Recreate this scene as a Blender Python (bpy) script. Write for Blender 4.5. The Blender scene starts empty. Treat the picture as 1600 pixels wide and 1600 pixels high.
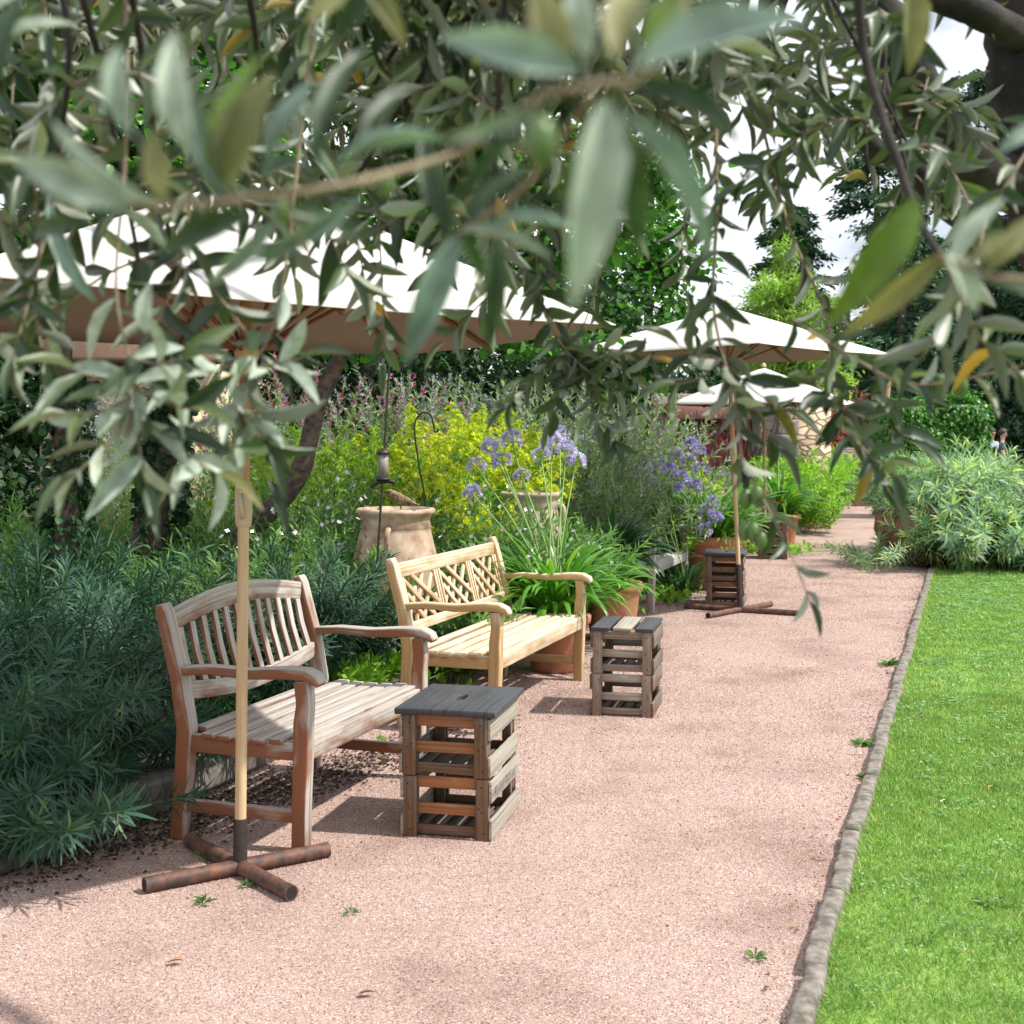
import bpy, math, random
import numpy as np
from mathutils import Vector, Matrix
random.seed(11); R = np.random.default_rng(7)
C = bpy.context.scene.collection
rad = math.radians
# ------------------------------------------------------------------ camera, sky, sun
H = 1.48; F = 2050.0
cd = bpy.data.cameras.new("camera"); cam = bpy.data.objects.new("camera", cd); C.objects.link(cam)
cam.location = (0, 0, H); cam.rotation_euler = (rad(90), 0, 0)
cd.sensor_width = 36; cd.lens = F/1600*36; cd.shift_y = -115/1600
cd.clip_start = 0.05; cd.clip_end = 400
cd.dof.use_dof = True; cd.dof.focus_distance = 5.6; cd.dof.aperture_fstop = 7.8
bpy.context.scene.camera = cam
sc = bpy.context.scene
sv = Vector((0.86, -0.19, 0)).normalized()*math.cos(rad(54)); sv.z = math.sin(rad(54))
w = bpy.data.worlds.new("World"); sc.world = w; w.use_nodes = True
nt = w.node_tree; nt.nodes.clear()
out = nt.nodes.new('ShaderNodeOutputWorld'); bg = nt.nodes.new('ShaderNodeBackground')
sky = nt.nodes.new('ShaderNodeTexSky'); sky.sky_type = 'NISHITA'; sky.sun_disc = False
sky.sun_elevation = rad(54); sky.sun_rotation = math.atan2(sv.x, sv.y); sky.air_density = 1.0; sky.dust_density = 1.5
tc = nt.nodes.new('ShaderNodeTexCoord'); nz = nt.nodes.new('ShaderNodeTexNoise'); nz.inputs['Scale'].default_value = 2.2
nz.inputs['Detail'].default_value = 8; nz.inputs['Roughness'].default_value = .6
mp = nt.nodes.new('ShaderNodeMapping'); mp.inputs['Scale'].default_value = (1, 1, 2.2); mp.inputs['Location'].default_value = (.3, .1, .2)
rp = nt.nodes.new('ShaderNodeValToRGB'); rp.color_ramp.elements[0].position = .30; rp.color_ramp.elements[1].position = .50
mx = nt.nodes.new('ShaderNodeMix'); mx.data_type = 'RGBA'; mx.inputs['B'].default_value = (14.5, 15, 15.8, 1)
L_ = nt.links.new
L_(tc.outputs['Generated'], mp.inputs['Vector']); L_(mp.outputs['Vector'], nz.inputs['Vector']); L_(nz.outputs['Fac'], rp.inputs['Fac'])
L_(rp.outputs['Color'], mx.inputs['Factor']); L_(sky.outputs['Color'], mx.inputs['A']); L_(mx.outputs['Result'], bg.inputs['Color'])
bg.inputs['Strength'].default_value = 0.082; L_(bg.outputs['Background'], out.inputs['Surface'])
sd = bpy.data.lights.new("sun", 'SUN'); sd.energy = 4.8; sd.angle = rad(1.0); sd.color = (1, .95, .87)
so = bpy.data.objects.new("sun", sd); C.objects.link(so); so.rotation_euler = sv.to_track_quat('Z', 'Y').to_euler(); so.location = (5, 0, 12)
sc.view_settings.view_transform = 'Standard'; sc.view_settings.look = 'None'; sc.view_settings.exposure = 0.36; sc.view_settings.gamma = 1
sc.render.engine = 'CYCLES'; cy = sc.cycles
cy.max_bounces = 6; cy.diffuse_bounces = 3; cy.glossy_bounces = 2; cy.transmission_bounces = 4; cy.transparent_max_bounces = 6
cy.use_denoising = True; cy.caustics_reflective = False; cy.caustics_refractive = False; cy.sample_clamp_indirect = 6

# ------------------------------------------------------------------ helpers
def W(px, py, Y): return Vector(((px-800)/F*Y, Y, H-(py-685)/F*Y))
def G(px, py):
    Y = H*F/(py-685); return Vector(((px-800)/F*Y, Y, 0))
class MB:
    def __init__(s): s.v=[]; s.n=0; s.l=[]; s.c=[]; s.m=[]; s.uv=[]; s.has=False
    def quads(s, V, Fq, mat=0, uv=None):
        V = np.asarray(V, float).reshape(-1,3); Fq = np.asarray(Fq, int)
        s.v.append(V); s.l.append((Fq+s.n).ravel()); s.c.append(np.full(len(Fq), Fq.shape[1])); s.m.append(np.full(len(Fq), mat))
        if uv is not None: s.uv.append(np.asarray(uv, float).reshape(-1,2)); s.has = True
        else: s.uv.append(np.zeros((Fq.size,2)))
        s.n += len(V)
    def build(s, name, mats, parent=None, smooth=False, loc=None, bevel=0):
        me = bpy.data.meshes.new(name)
        if not isinstance(mats, (list, tuple)): mats = [mats]
        for m in mats: me.materials.append(m)
        if s.n:
            V = np.concatenate(s.v); l = np.concatenate(s.l); c = np.concatenate(s.c); m = np.concatenate(s.m)
            me.vertices.add(len(V)); me.vertices.foreach_set('co', V.ravel())
            me.loops.add(len(l)); me.loops.foreach_set('vertex_index', l)
            me.polygons.add(len(c)); me.polygons.foreach_set('loop_start', np.concatenate([[0], np.cumsum(c)[:-1]])); me.polygons.foreach_set('loop_total', c)
            me.polygons.foreach_set('material_index', m)
            if smooth: me.polygons.foreach_set('use_smooth', np.ones(len(c), bool))
            if s.has: me.uv_layers.new(name='UVMap').data.foreach_set('uv', np.concatenate(s.uv).ravel())
            me.update(calc_edges=True); me.validate()
        o = bpy.data.objects.new(name, me); C.objects.link(o)
        if parent is not None: o.parent = parent
        if loc is not None: o.location = loc
        if bevel:
            b = o.modifiers.new('bevel', 'BEVEL'); b.width = bevel; b.segments = 2; b.limit_method = 'ANGLE'; b.angle_limit = rad(40)
        return o
def tag(o, label, cat, group=None, kind=None):
    if label: o['label'] = label
    if cat: o['category'] = cat
    if group: o['group'] = group
    if kind: o['kind'] = kind
    return o
def struct(o): o['kind'] = 'structure'; return o
def thing(name, label, cat, loc=(0,0,0), rz=0, group=None):
    o = bpy.data.objects.new(name, None); C.objects.link(o); o.location = loc; o.rotation_euler = (0,0,rz); o.empty_display_size = .1
    return tag(o, label, cat, group)
def copy_tree(o, parent=None):
    c = o.copy(); C.objects.link(c); c.parent = parent
    for ch in [x for x in kids.get(o.name, [])]: copy_tree(ch, c)
    return c
kids = {}
def index_kids(root):
    kids[root.name] = list(root.children)
    for ch in root.children: index_kids(ch)
def nrm(a): return a/np.maximum(np.linalg.norm(a, axis=-1, keepdims=True), 1e-9)
def A(*v): return np.array(v, float)

def ribbon(mb, pts, ws, ts, side, mat=0, caps=True):
    """rectangular section swept along pts; width ws along side, thickness ts across"""
    pts = np.array([tuple(p) for p in pts], float); n = len(pts)
    ws = np.broadcast_to(np.asarray(ws, float), (n,)); ts = np.broadcast_to(np.asarray(ts, float), (n,))
    tg = nrm(np.gradient(pts, axis=0)); S = nrm(np.array(tuple(side), float)); S = nrm(S - tg*(tg@S)[:,None]); N = np.cross(S, tg)
    V = np.stack([pts - S*ws[:,None]/2 - N*ts[:,None]/2, pts + S*ws[:,None]/2 - N*ts[:,None]/2,
                  pts + S*ws[:,None]/2 + N*ts[:,None]/2, pts - S*ws[:,None]/2 + N*ts[:,None]/2], 1).reshape(-1,3)
    d = np.concatenate([[0], np.cumsum(np.linalg.norm(np.diff(pts, axis=0), axis=1))]); ro = R.random()*7; so_ = R.random()*9
    Fq=[]; uv=[]; per = [0, ws[0], ws[0]+ts[0], 2*ws[0]+ts[0], 2*(ws[0]+ts[0])]
    for i in range(n-1):
        for k in range(4):
            a=i*4+k; b=i*4+(k+1)%4
            Fq.append((a, b, b+4, a+4)); uv += [(d[i]+so_, per[k]+ro), (d[i]+so_, per[k+1]+ro), (d[i+1]+so_, per[k+1]+ro), (d[i+1]+so_, per[k]+ro)]
    e = (n-1)*4
    for f in ((3,2,1,0), (e,e+1,e+2,e+3)):
        Fq.append(f); uv += [(ro,so_), (ro+ws[0]*.1,so_), (ro+ws[0]*.1,so_+ts[0]), (ro,so_+ts[0])]
    mb.quads(V, Fq, mat, uv)
def beam(mb, p0, p1, w_, t_, side=(1,0,0), mat=0): ribbon(mb, [p0, p1], w_, t_, side, mat)
def tube(mb, pts, r, n=8, mat=0, cap=True):
    pts = np.array([tuple(p) for p in pts], float); k = len(pts); r = np.broadcast_to(np.asarray(r, float), (k,))
    tg = nrm(np.gradient(pts, axis=0)); ref = A(0,0,1) if abs(tg[0,2]) < .8 else A(1,0,0)
    X = np.zeros_like(pts); x = np.cross(tg[0], ref)
    for i in range(k): x = x - tg[i]*(x@tg[i]); x = x/np.linalg.norm(x); X[i] = x
    Y = np.cross(tg, X); a = np.arange(n)/n*2*math.pi
    V = (pts[:,None] + (X[:,None]*np.cos(a)[None,:,None] + Y[:,None]*np.sin(a)[None,:,None])*r[:,None,None]).reshape(-1,3)
    i = np.arange(k-1)[:,None]*n; j = np.arange(n)[None]; j2 = (j+1)%n
    Fq = np.stack([i+j, i+j2, i+j2+n, i+j+n], -1).reshape(-1,4)
    d = np.concatenate([[0], np.cumsum(np.linalg.norm(np.diff(pts, axis=0), axis=1))])
    I, J = np.meshgrid(np.arange(k-1), np.arange(n), indexing='ij'); c = 2*math.pi*r.mean()/n
    uv = np.stack([np.stack([d[I], J*c], -1), np.stack([d[I], (J+1)*c], -1), np.stack([d[I+1], (J+1)*c], -1), np.stack([d[I+1], J*c], -1)], 2)
    mb.quads(V, Fq, mat, uv)
    if cap and n > 3:
        mb.quads(V[:n], [tuple(range(n))[::-1]], mat); mb.quads(V[-n:], [tuple(range(n))], mat)
def lathe(mb, prof, n=32, mat=0, center=(0,0,0), wob=0):
    prof = np.array(prof, float); k = len(prof); a = np.arange(n)/n*2*math.pi
    V = np.stack([prof[:,0,None]*np.cos(a), prof[:,0,None]*np.sin(a), np.broadcast_to(prof[:,1,None], (k,n))], -1)
    if wob: V[...,:2] *= 1+wob*np.sin(a*3+1)[None,:,None]*np.linspace(0,1,k)[:,None,None]
    V = V.reshape(-1,3) + np.array(center)
    i = np.arange(k-1)[:,None]*n; j = np.arange(n)[None]; j2 = (j+1)%n
    mb.quads(V, np.stack([i+j, i+j2, i+j2+n, i+j+n], -1).reshape(-1,4), mat)
def spline(pts, n=8):
    pts = [Vector(p) for p in pts]; P = [2*pts[0]-pts[1]] + pts + [2*pts[-1]-pts[-2]]; o = []
    for i in range(1, len(P)-2):
        for k in range(n):
            t = k/n; a,b,c,d = P[i-1:i+3]
            o.append(.5*((2*b)+(c-a)*t+(2*a-5*b+4*c-d)*t*t+(3*b-a-3*c+d)*t**3))
    o.append(pts[-1]); return o
# leaf templates: rows of (t, halfwidth, drop), 2 or 3 columns
def tmpl(rows, cols=3, fold=.12):
    V=[]; Fq=[]
    for t, hw, z in rows:
        if cols == 3: V += [(t,-hw,z+fold*hw), (t,0,z), (t,hw,z+fold*hw)]
        else: V += [(t,-hw,z), (t,hw,z)]
    for i in range(len(rows)-1):
        for k in range(cols-1): a=i*cols+k; Fq.append((a, a+1, a+1+cols, a+cols))
    return np.array(V, float), np.array(Fq)
T_RH = (np.array([(0,0,0),(.45,-.5,.06),(1,0,-.08),(.45,.5,.06)], float), np.array([(0,1,2,3)]))
T_LIN = tmpl([(0,.22,0),(.55,.5,.03),(1,.12,-.10)], 2)
T_LAN = tmpl([(0,.08,0),(.12,.28,.01),(.32,.48,.02),(.6,.46,.0),(.85,.24,-.03),(1,.03,-.05)], 3, .3)
T_RND = tmpl([(0,.12,0),(.15,.42,.02),(.5,.52,.02),(.8,.38,-.04),(1,.06,-.1)], 3, .25)
T_BLD = tmpl([(0,.5,0),(.6,.38,.0),(1,.04,-.06)], 2)
def scatter(mb, P, D, N, L, Wd, T, mat=0, curl=None):
    P = np.asarray(P, float); n = len(P); D = nrm(np.broadcast_to(D, (n,3))); N = np.broadcast_to(N, (n,3))
    S = nrm(np.cross(D, N)); N2 = np.cross(S, D); L = np.broadcast_to(L, (n,)); Wd = np.broadcast_to(Wd, (n,)); TV, TF = T
    tz = TV[None,:,2]
    if curl is not None: tz = tz + np.asarray(curl)[:,None]*TV[None,:,0]**2
    V = P[:,None] + D[:,None]*(TV[None,:,0]*L[:,None])[...,None] + S[:,None]*(TV[None,:,1]*Wd[:,None])[...,None] + N2[:,None]*(tz*L[:,None])[...,None]
    Fq = TF[None] + (np.arange(n)*len(TV))[:,None,None]
    mb.quads(V.reshape(-1,3), Fq.reshape(-1, TF.shape[1]), mat)
def rdir(n, z0=-1, z1=1):
    z = R.uniform(z0, z1, n); a = R.uniform(0, 2*math.pi, n); r = np.sqrt(1-z*z); return np.stack([r*np.cos(a), r*np.sin(a), z], -1)

# ------------------------------------------------------------------ materials
def mat(name):
    m = bpy.data.materials.new(name); m.use_nodes = True; t = m.node_tree
    b = t.nodes['Principled BSDF']; return m, t, b, t.nodes.new, t.links.new
def ramp(t, stops):
    r = t.nodes.new('ShaderNodeValToRGB'); e = r.color_ramp.elements
    e[0].position = stops[0][0]; e[0].color = (*stops[0][1], 1); e[1].position = stops[-1][0]; e[1].color = (*stops[-1][1], 1)
    for p, c in stops[1:-1]: x = e.new(p); x.color = (*c, 1)
    return r
def leafmat(name, stops, under=None, trans=.35, rough=.5, spec=.35, nscale=3.0, tcol=None, amp=.3):
    """leaf colour varies leaf by leaf and softly from branch to branch"""
    m, t, b, nn, ln = mat(name)
    g = nn('ShaderNodeNewGeometry'); r = ramp(t, stops); ln(g.outputs['Random Per Island'], r.inputs['Fac'])
    n = nn('ShaderNodeTexNoise'); n.inputs['Scale'].default_value = nscale; ln(g.outputs['Position'], n.inputs['Vector'])
    hs = nn('ShaderNodeHueSaturation'); mr = nn('ShaderNodeMapRange'); mr.inputs['From Min'].default_value=.3; mr.inputs['From Max'].default_value=.7
    mr.inputs['To Min'].default_value=1-amp; mr.inputs['To Max'].default_value=1+amp; ln(n.outputs['Fac'], mr.inputs['Value']); ln(mr.outputs['Result'], hs.inputs['Value']); ln(r.outputs['Color'], hs.inputs['Color'])
    col = hs.outputs['Color']
    if under:
        mxx = nn('ShaderNodeMix'); mxx.data_type='RGBA'; ln(g.outputs['Backfacing'], mxx.inputs['Factor']); ln(col, mxx.inputs['A'])
        r2 = ramp(t, under); ln(g.outputs['Random Per Island'], r2.inputs['Fac']); ln(r2.outputs['Color'], mxx.inputs['B']); col = mxx.outputs['Result']
    ln(col, b.inputs['Base Color']); b.inputs['Roughness'].default_value = rough; b.inputs['Specular IOR Level'].default_value = spec
    tr = nn('ShaderNodeBsdfTranslucent'); gm = nn('ShaderNodeMix'); gm.data_type='RGBA'; gm.blend_type='MULTIPLY'; gm.inputs['Factor'].default_value = 1
    ln(hs.outputs['Color'], gm.inputs['A']); gm.inputs['B'].default_value = (*(tcol or (1.3,1.55,.7)), 1); ln(gm.outputs['Result'], tr.inputs['Color'])
    ms = nn('ShaderNodeMixShader'); ms.inputs['Fac'].default_value = trans; ln(b.outputs['BSDF'], ms.inputs[1]); ln(tr.outputs['BSDF'], ms.inputs[2])
    ln(ms.outputs['Shader'], t.nodes['Material Output'].inputs['Surface']); return m
def plain(name, col, rough=.7, var=.25, scale=20, metal=0, bump=0, col2=None):
    m, t, b, nn, ln = mat(name); tcn = nn('ShaderNodeTexCoord'); n = nn('ShaderNodeTexNoise'); n.inputs['Scale'].default_value=scale; n.inputs['Detail'].default_value=6
    ln(tcn.outputs['Object'], n.inputs['Vector'])
    c2 = col2 or tuple(c*(1-var) for c in col); r = ramp(t, [(.35, c2), (.65, col)]); ln(n.outputs['Fac'], r.inputs['Fac']); ln(r.outputs['Color'], b.inputs['Base Color'])
    b.inputs['Roughness'].default_value=rough; b.inputs['Metallic'].default_value=metal
    if bump:
        bp = nn('ShaderNodeBump'); bp.inputs['Strength'].default_value=bump; bp.inputs['Distance'].default_value=.01; ln(n.outputs['Fac'], bp.inputs['Height']); ln(bp.outputs['Normal'], b.inputs['Normal'])
    return m
def wood(name, grey, fresh, dark, amount=.5, top_grey=.35, gr=70, rough=.75):
    """weathered timber: silver-grey painted on faces toward sun or sky, warm on shaded faces, grain along the board"""
    m, t, b, nn, ln = mat(name); uv = nn('ShaderNodeUVMap'); mp_ = nn('ShaderNodeMapping'); mp_.inputs['Scale'].default_value=(1.4, gr*1.3, 1); ln(uv.outputs['UV'], mp_.inputs['Vector'])
    n1 = nn('ShaderNodeTexNoise'); n1.inputs['Scale'].default_value=1; n1.inputs['Detail'].default_value=7; n1.inputs['Roughness'].default_value=.65; ln(mp_.outputs['Vector'], n1.inputs['Vector'])
    mp2 = nn('ShaderNodeMapping'); mp2.inputs['Scale'].default_value=(5, 14, 1); ln(uv.outputs['UV'], mp2.inputs['Vector'])
    n2 = nn('ShaderNodeTexNoise'); n2.inputs['Scale'].default_value=1; n2.inputs['Detail'].default_value=5; ln(mp2.outputs['Vector'], n2.inputs['Vector'])
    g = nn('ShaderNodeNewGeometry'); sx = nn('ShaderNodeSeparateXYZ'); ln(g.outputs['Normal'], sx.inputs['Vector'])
    ma = nn('ShaderNodeMath'); ma.operation='MULTIPLY_ADD'; ln(sx.outputs['Z'], ma.inputs[0]); ma.inputs[1].default_value=top_grey; mb_ = nn('ShaderNodeMath'); mb_.operation='MULTIPLY_ADD'; ln(sx.outputs['X'], mb_.inputs[0]); mb_.inputs[1].default_value=.20; ln(n2.outputs['Fac'], mb_.inputs[2]); ln(mb_.outputs[0], ma.inputs[2])  # tone follows facing: sunlit and shaded sides painted in along with weathering
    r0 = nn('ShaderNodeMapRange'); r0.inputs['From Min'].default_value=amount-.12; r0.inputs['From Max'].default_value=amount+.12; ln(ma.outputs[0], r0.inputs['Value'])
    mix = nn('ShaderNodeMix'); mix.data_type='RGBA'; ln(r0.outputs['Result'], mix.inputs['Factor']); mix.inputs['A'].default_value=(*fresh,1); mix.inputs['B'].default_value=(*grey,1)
    r1 = ramp(t, [(.30, (0,0,0)), (.54, (1,1,1))]); ln(n1.outputs['Fac'], r1.inputs['Fac'])
    mix2 = nn('ShaderNodeMix'); mix2.data_type='RGBA'; ln(r1.outputs['Color'], mix2.inputs['Factor']); mix2.inputs['A'].default_value=(*dark,1); ln(mix.outputs['Result'], mix2.inputs['B'])
    ln(mix2.outputs['Result'], b.inputs['Base Color']); b.inputs['Roughness'].default_value=rough; b.inputs['Specular IOR Level'].default_value=.3
    bp = nn('ShaderNodeBump'); bp.inputs['Strength'].default_value=.5; bp.inputs['Distance'].default_value=.002; ln(n1.outputs['Fac'], bp.inputs['Height']); ln(bp.outputs['Normal'], b.inputs['Normal'])
    return m
M = {}
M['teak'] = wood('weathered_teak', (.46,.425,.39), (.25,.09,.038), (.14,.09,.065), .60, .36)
M['honey'] = wood('honey_teak', (.64,.54,.41), (.46,.29,.125), (.30,.185,.09), .63, .38)
M['greywood'] = wood('grey_teak', (.46,.43,.41), (.34,.28,.24), (.18,.15,.13), .50, .3)
M['whitewood'] = wood('pale_painted_wood', (.72,.67,.62), (.60,.50,.43), (.42,.32,.26), .50, .3)
M['redwood'] = wood('red_brown_wood', (.25,.11,.07), (.22,.07,.04), (.10,.04,.03), .55, .3)
M['crate'] = wood('old_crate_wood', (.19,.155,.13), (.16,.085,.045), (.04,.03,.024), .57, .25)
M['crate_grey'] = wood('grey_crate_wood', (.36,.33,.28), (.28,.22,.16), (.11,.09,.075), .48, .25)
M['crate_dark'] = wood('dark_crate_wood', (.19,.15,.13), (.16,.09,.06), (.05,.035,.03), .55, .25)
M['crate_orange'] = wood('orange_crate_wood', (.24,.15,.09), (.32,.13,.05), (.09,.045,.025), .60, .2)
M['slate'] = wood('slate_grey_board', (.06,.064,.072), (.05,.05,.055), (.02,.02,.024), .5, .2, 40, .55)
M['pole'] = wood('pale_pole_wood', (.56,.42,.26), (.52,.36,.20), (.38,.25,.13), .5, 0, 30, .5)
M['pole_up'] = wood('canopy_lit_pole_wood', (.46,.24,.12), (.42,.2,.09), (.3,.13,.06), .5, 0, 30, .5)  # upper pole: orange glow through the canopy painted into the wood
M['rust'] = plain('rusty_steel', (.17,.07,.042), .65, .3, 22, 0, .6, (.045,.03,.026))
M['dark_steel'] = plain('dark_steel', (.05,.035,.03), .55, .3, 30, .2, .2, (.03,.024,.022))
M['iron'] = plain('dark_iron', (.035,.03,.028), .5, .3, 40, .3)
M['black'] = plain('dark_inside', (.02,.013,.01), .9)
M['plastic'] = plain('beige_hinge', (.50,.40,.26), .45, .1, 30)
M['terra'] = plain('terracotta', (.50,.20,.105), .8, .3, 9, 0, .2, (.36,.17,.10))
M['terra_old'] = plain('old_terracotta', (.50,.39,.28), .85, .3, 11, 0, .7, (.27,.16,.105))
M['terra_grey'] = plain('weathered_jar', (.50,.42,.32), .85, .3, 6, 0, .5, (.34,.24,.17))
M['soil'] = plain('soil', (.055,.04,.03), .95, .3, 25, 0, 1.0, (.025,.018,.014))
M['kerb'] = plain('kerb_stone', (.26,.225,.195), .9, .3, 22, 0, 1.0, (.09,.078,.066))
M['kerb_dark'] = plain('old_kerb_stone', (.20,.18,.165), .9, .3, 12, 0, 1.0, (.07,.06,.055))
M['bark'] = plain('bark', (.14,.10,.08), .95, .3, 24, 0, 1.0, (.045,.03,.026))
M['olive_bark'] = plain('olive_bark', (.035,.026,.022), .9, .3, 20, 0, .8, (.01,.008,.007))
M['twig'] = plain('olive_twig', (.26,.20,.13), .8, .3, 40)
M['olive'] = plain('olive_skin', (.075,.14,.03), .4, .15, 50)
M['shade_cream'] = plain('cream_render', (.75,.62,.42), .9, .08, 4)
M['roof'] = plain('brown_roof_tile', (.2,.12,.08), .9)
GR = M['gravel'] = mat('pink_gravel')[0]
def gravel_nodes(m, pos):
    t = m.node_tree; b = t.nodes['Principled BSDF']; nn=t.nodes.new; ln=t.links.new
    g = nn('ShaderNodeNewGeometry')
    if pos:
        v = nn('ShaderNodeTexVoronoi'); v.inputs['Scale'].default_value=230; ln(g.outputs['Position'], v.inputs['Vector'])
        sp = nn('ShaderNodeSeparateColor'); ln(v.outputs['Color'], sp.inputs['Color']); src = sp.outputs['Red']
    else: src = g.outputs['Random Per Island']
    r = ramp(t, [(0,(.11,.075,.065)),(.08,(.22,.155,.135)),(.2,(.38,.265,.23)),(.6,(.465,.328,.285)),(.9,(.54,.405,.355)),(1,(.74,.65,.60))]); ln(src, r.inputs['Fac'])
    n = nn('ShaderNodeTexNoise'); n.inputs['Scale'].default_value=1.6; n.inputs['Detail'].default_value=7; n.inputs['Roughness'].default_value=.6; ln(g.outputs['Position'], n.inputs['Vector'])
    r2 = ramp(t, [(.32,(.70,.66,.64)),(.5,(.95,.94,.93)),(.68,(1.0,1.0,1.0))]); ln(n.outputs['Fac'], r2.inputs['Fac'])
    mm = nn('ShaderNodeMix'); mm.data_type='RGBA'; mm.blend_type='MULTIPLY'; mm.inputs['Factor'].default_value=1; ln(r.outputs['Color'], mm.inputs['A']); ln(r2.outputs['Color'], mm.inputs['B'])
    ln(mm.outputs['Result'], b.inputs['Base Color']); b.inputs['Roughness'].default_value=.9; b.inputs['Specular IOR Level'].default_value=.2
    if pos:
        n3 = nn('ShaderNodeTexNoise'); n3.inputs['Scale'].default_value=60; n3.inputs['Detail'].default_value=4; ln(g.outputs['Position'], n3.inputs['Vector'])
        ad = nn('ShaderNodeMath'); ad.operation='ADD'; ln(v.outputs['Distance'], ad.inputs[0]); ln(n3.outputs['Fac'], ad.inputs[1])
        bp = nn('ShaderNodeBump'); bp.invert=True; bp.inputs['Strength'].default_value=.75; bp.inputs['Distance'].default_value=.005; ln(ad.outputs[0], bp.inputs['Height']); ln(bp.outputs['Normal'], b.inputs['Normal'])
gravel_nodes(GR, True); M['stone_bits'] = mat('gravel_grain')[0]; gravel_nodes(M['stone_bits'], False)
def ragmat(name, a_, b_, scale):
    m, t, b, nn, ln = mat(name); g = nn('ShaderNodeNewGeometry'); n = nn('ShaderNodeTexNoise'); n.inputs['Scale'].default_value=scale; n.inputs['Detail'].default_value=8; ln(g.outputs['Position'], n.inputs['Vector'])
    r = ramp(t, [(.35,a_),(.65,b_)]); ln(n.outputs['Fac'], r.inputs['Fac']); ln(r.outputs['Color'], b.inputs['Base Color']); b.inputs['Roughness'].default_value=.95; return m
M['lawnbase'] = ragmat('lawn_base', (.09,.18,.03), (.20,.33,.06), 4)
M['grass'] = leafmat('grass_blade', [(0,(.11,.235,.045)),(.5,(.215,.375,.085)),(.84,(.33,.47,.14)),(1,(.64,.58,.34))], amp=.14, trans=.35, rough=.5, nscale=4.5, tcol=(1.3,1.4,.7))
M['olive_leaf'] = leafmat('olive_leaf', [(0,(.02,.045,.02)),(.7,(.055,.09,.038)),(.985,(.10,.14,.055)),(1,(.40,.22,.02))],
                          under=[(0,(.12,.14,.095)),(.6,(.25,.28,.21)),(.985,(.42,.45,.37)),(1,(.42,.24,.03))], trans=.20, rough=.40, spec=.5, nscale=2.5, tcol=(1.6,1.8,.9))
M['olive_near'] = leafmat('olive_leaf_close', [(0,(.035,.08,.045)),(1,(.06,.11,.07))], under=[(0,(.30,.36,.29)),(1,(.42,.48,.40))], trans=.2, rough=.45, spec=.5, nscale=55, tcol=(1.6,1.9,.8))
M['olive_pale'] = leafmat('olive_leaf_pale', [(0,(.27,.34,.27)),(1,(.42,.48,.39))], trans=.2, rough=.6, nscale=55, tcol=(1,1.1,.8))
M['olive_blue'] = leafmat('olive_leaf_bluegrey', [(0,(.15,.22,.19)),(1,(.22,.29,.25))], trans=.2, rough=.5, nscale=55, tcol=(1.2,1.4,.8))
M['olive_tan'] = leafmat('olive_leaf_tan', [(0,(.17,.18,.08)),(1,(.24,.235,.115))], trans=.35, rough=.55, nscale=55, tcol=(1.2,1.2,.6))
M['olive_green'] = leafmat('olive_leaf_green', [(0,(.07,.13,.02)),(1,(.12,.19,.035))], trans=.25, rough=.5, nscale=60, tcol=(1.4,1.5,.4))
M['olive_dark'] = leafmat('olive_leaf_dark', [(0,(.025,.05,.025)),(1,(.045,.08,.035))], trans=.15, rough=.42, nscale=55, tcol=(1.4,1.8,.8))
M['broad'] = leafmat('round_leaf', [(0,(.03,.10,.02)),(.6,(.06,.19,.03)),(1,(.13,.30,.05))], trans=.4, rough=.4, nscale=2)
M['darkbush'] = leafmat('dark_evergreen_leaf', [(0,(.012,.035,.012)),(1,(.03,.08,.025))], trans=.2, rough=.5, nscale=1.2)
M['conifer'] = leafmat('conifer_needle', [(0,(.02,.055,.03)),(1,(.05,.12,.055))], trans=.2, rough=.6, nscale=.5)
M['ivy'] = leafmat('ivy_leaf', [(0,(.03,.12,.02)),(.7,(.07,.22,.03)),(1,(.16,.36,.05))], trans=.3, rough=.4, nscale=1.5)
M['robinia'] = leafmat('yellow_green_leaf', [(0,(.15,.30,.05)),(1,(.34,.50,.10))], trans=.35, rough=.5, nscale=1, tcol=(1.2,1.3,.7))
M['euph'] = leafmat('spurge_leaf_dark', [(0,(.018,.058,.038)),(.8,(.042,.11,.068)),(1,(.10,.17,.07))], trans=.2, rough=.5, nscale=2)  # dark blue-green leaves, darkened further for the shade they grow in
M['euph_l'] = leafmat('spurge_leaf_pale', [(0,(.08,.18,.12)),(.55,(.22,.35,.22)),(1,(.46,.54,.16))], trans=.3, rough=.55, nscale=1.4)
M['strap'] = leafmat('strap_leaf', [(0,(.05,.17,.02)),(.8,(.12,.31,.035)),(1,(.25,.38,.05))], trans=.35, rough=.32, spec=.5, nscale=2)
M['strap_d'] = leafmat('strap_leaf_dark', [(0,(.02,.07,.025)),(1,(.05,.14,.045))], trans=.2, rough=.35, spec=.5, nscale=2)
M['herb'] = leafmat('herb_leaf', [(0,(.06,.15,.04)),(.7,(.13,.25,.07)),(1,(.20,.34,.09))], trans=.35, rough=.6, nscale=2.5)
M['greyherb'] = leafmat('grey_herb_leaf', [(0,(.11,.19,.07)),(.7,(.20,.30,.13)),(1,(.32,.40,.20))], trans=.3, rough=.7, nscale=2.5)
M['limeherb'] = leafmat('lime_herb_leaf', [(0,(.13,.30,.03)),(1,(.32,.52,.06))], trans=.4, rough=.6, nscale=2.5)
def petal(name, a_, b_): return leafmat(name, [(0,a_),(1,b_)], trans=.3, rough=.6, nscale=5, tcol=(1,1,1))
M['gold'] = petal('goldenrod_yellow', (.42,.60,.04), (.85,.80,.04))
M['lilac'] = petal('lilac_petal', (.30,.27,.62), (.56,.50,.80))
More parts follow.
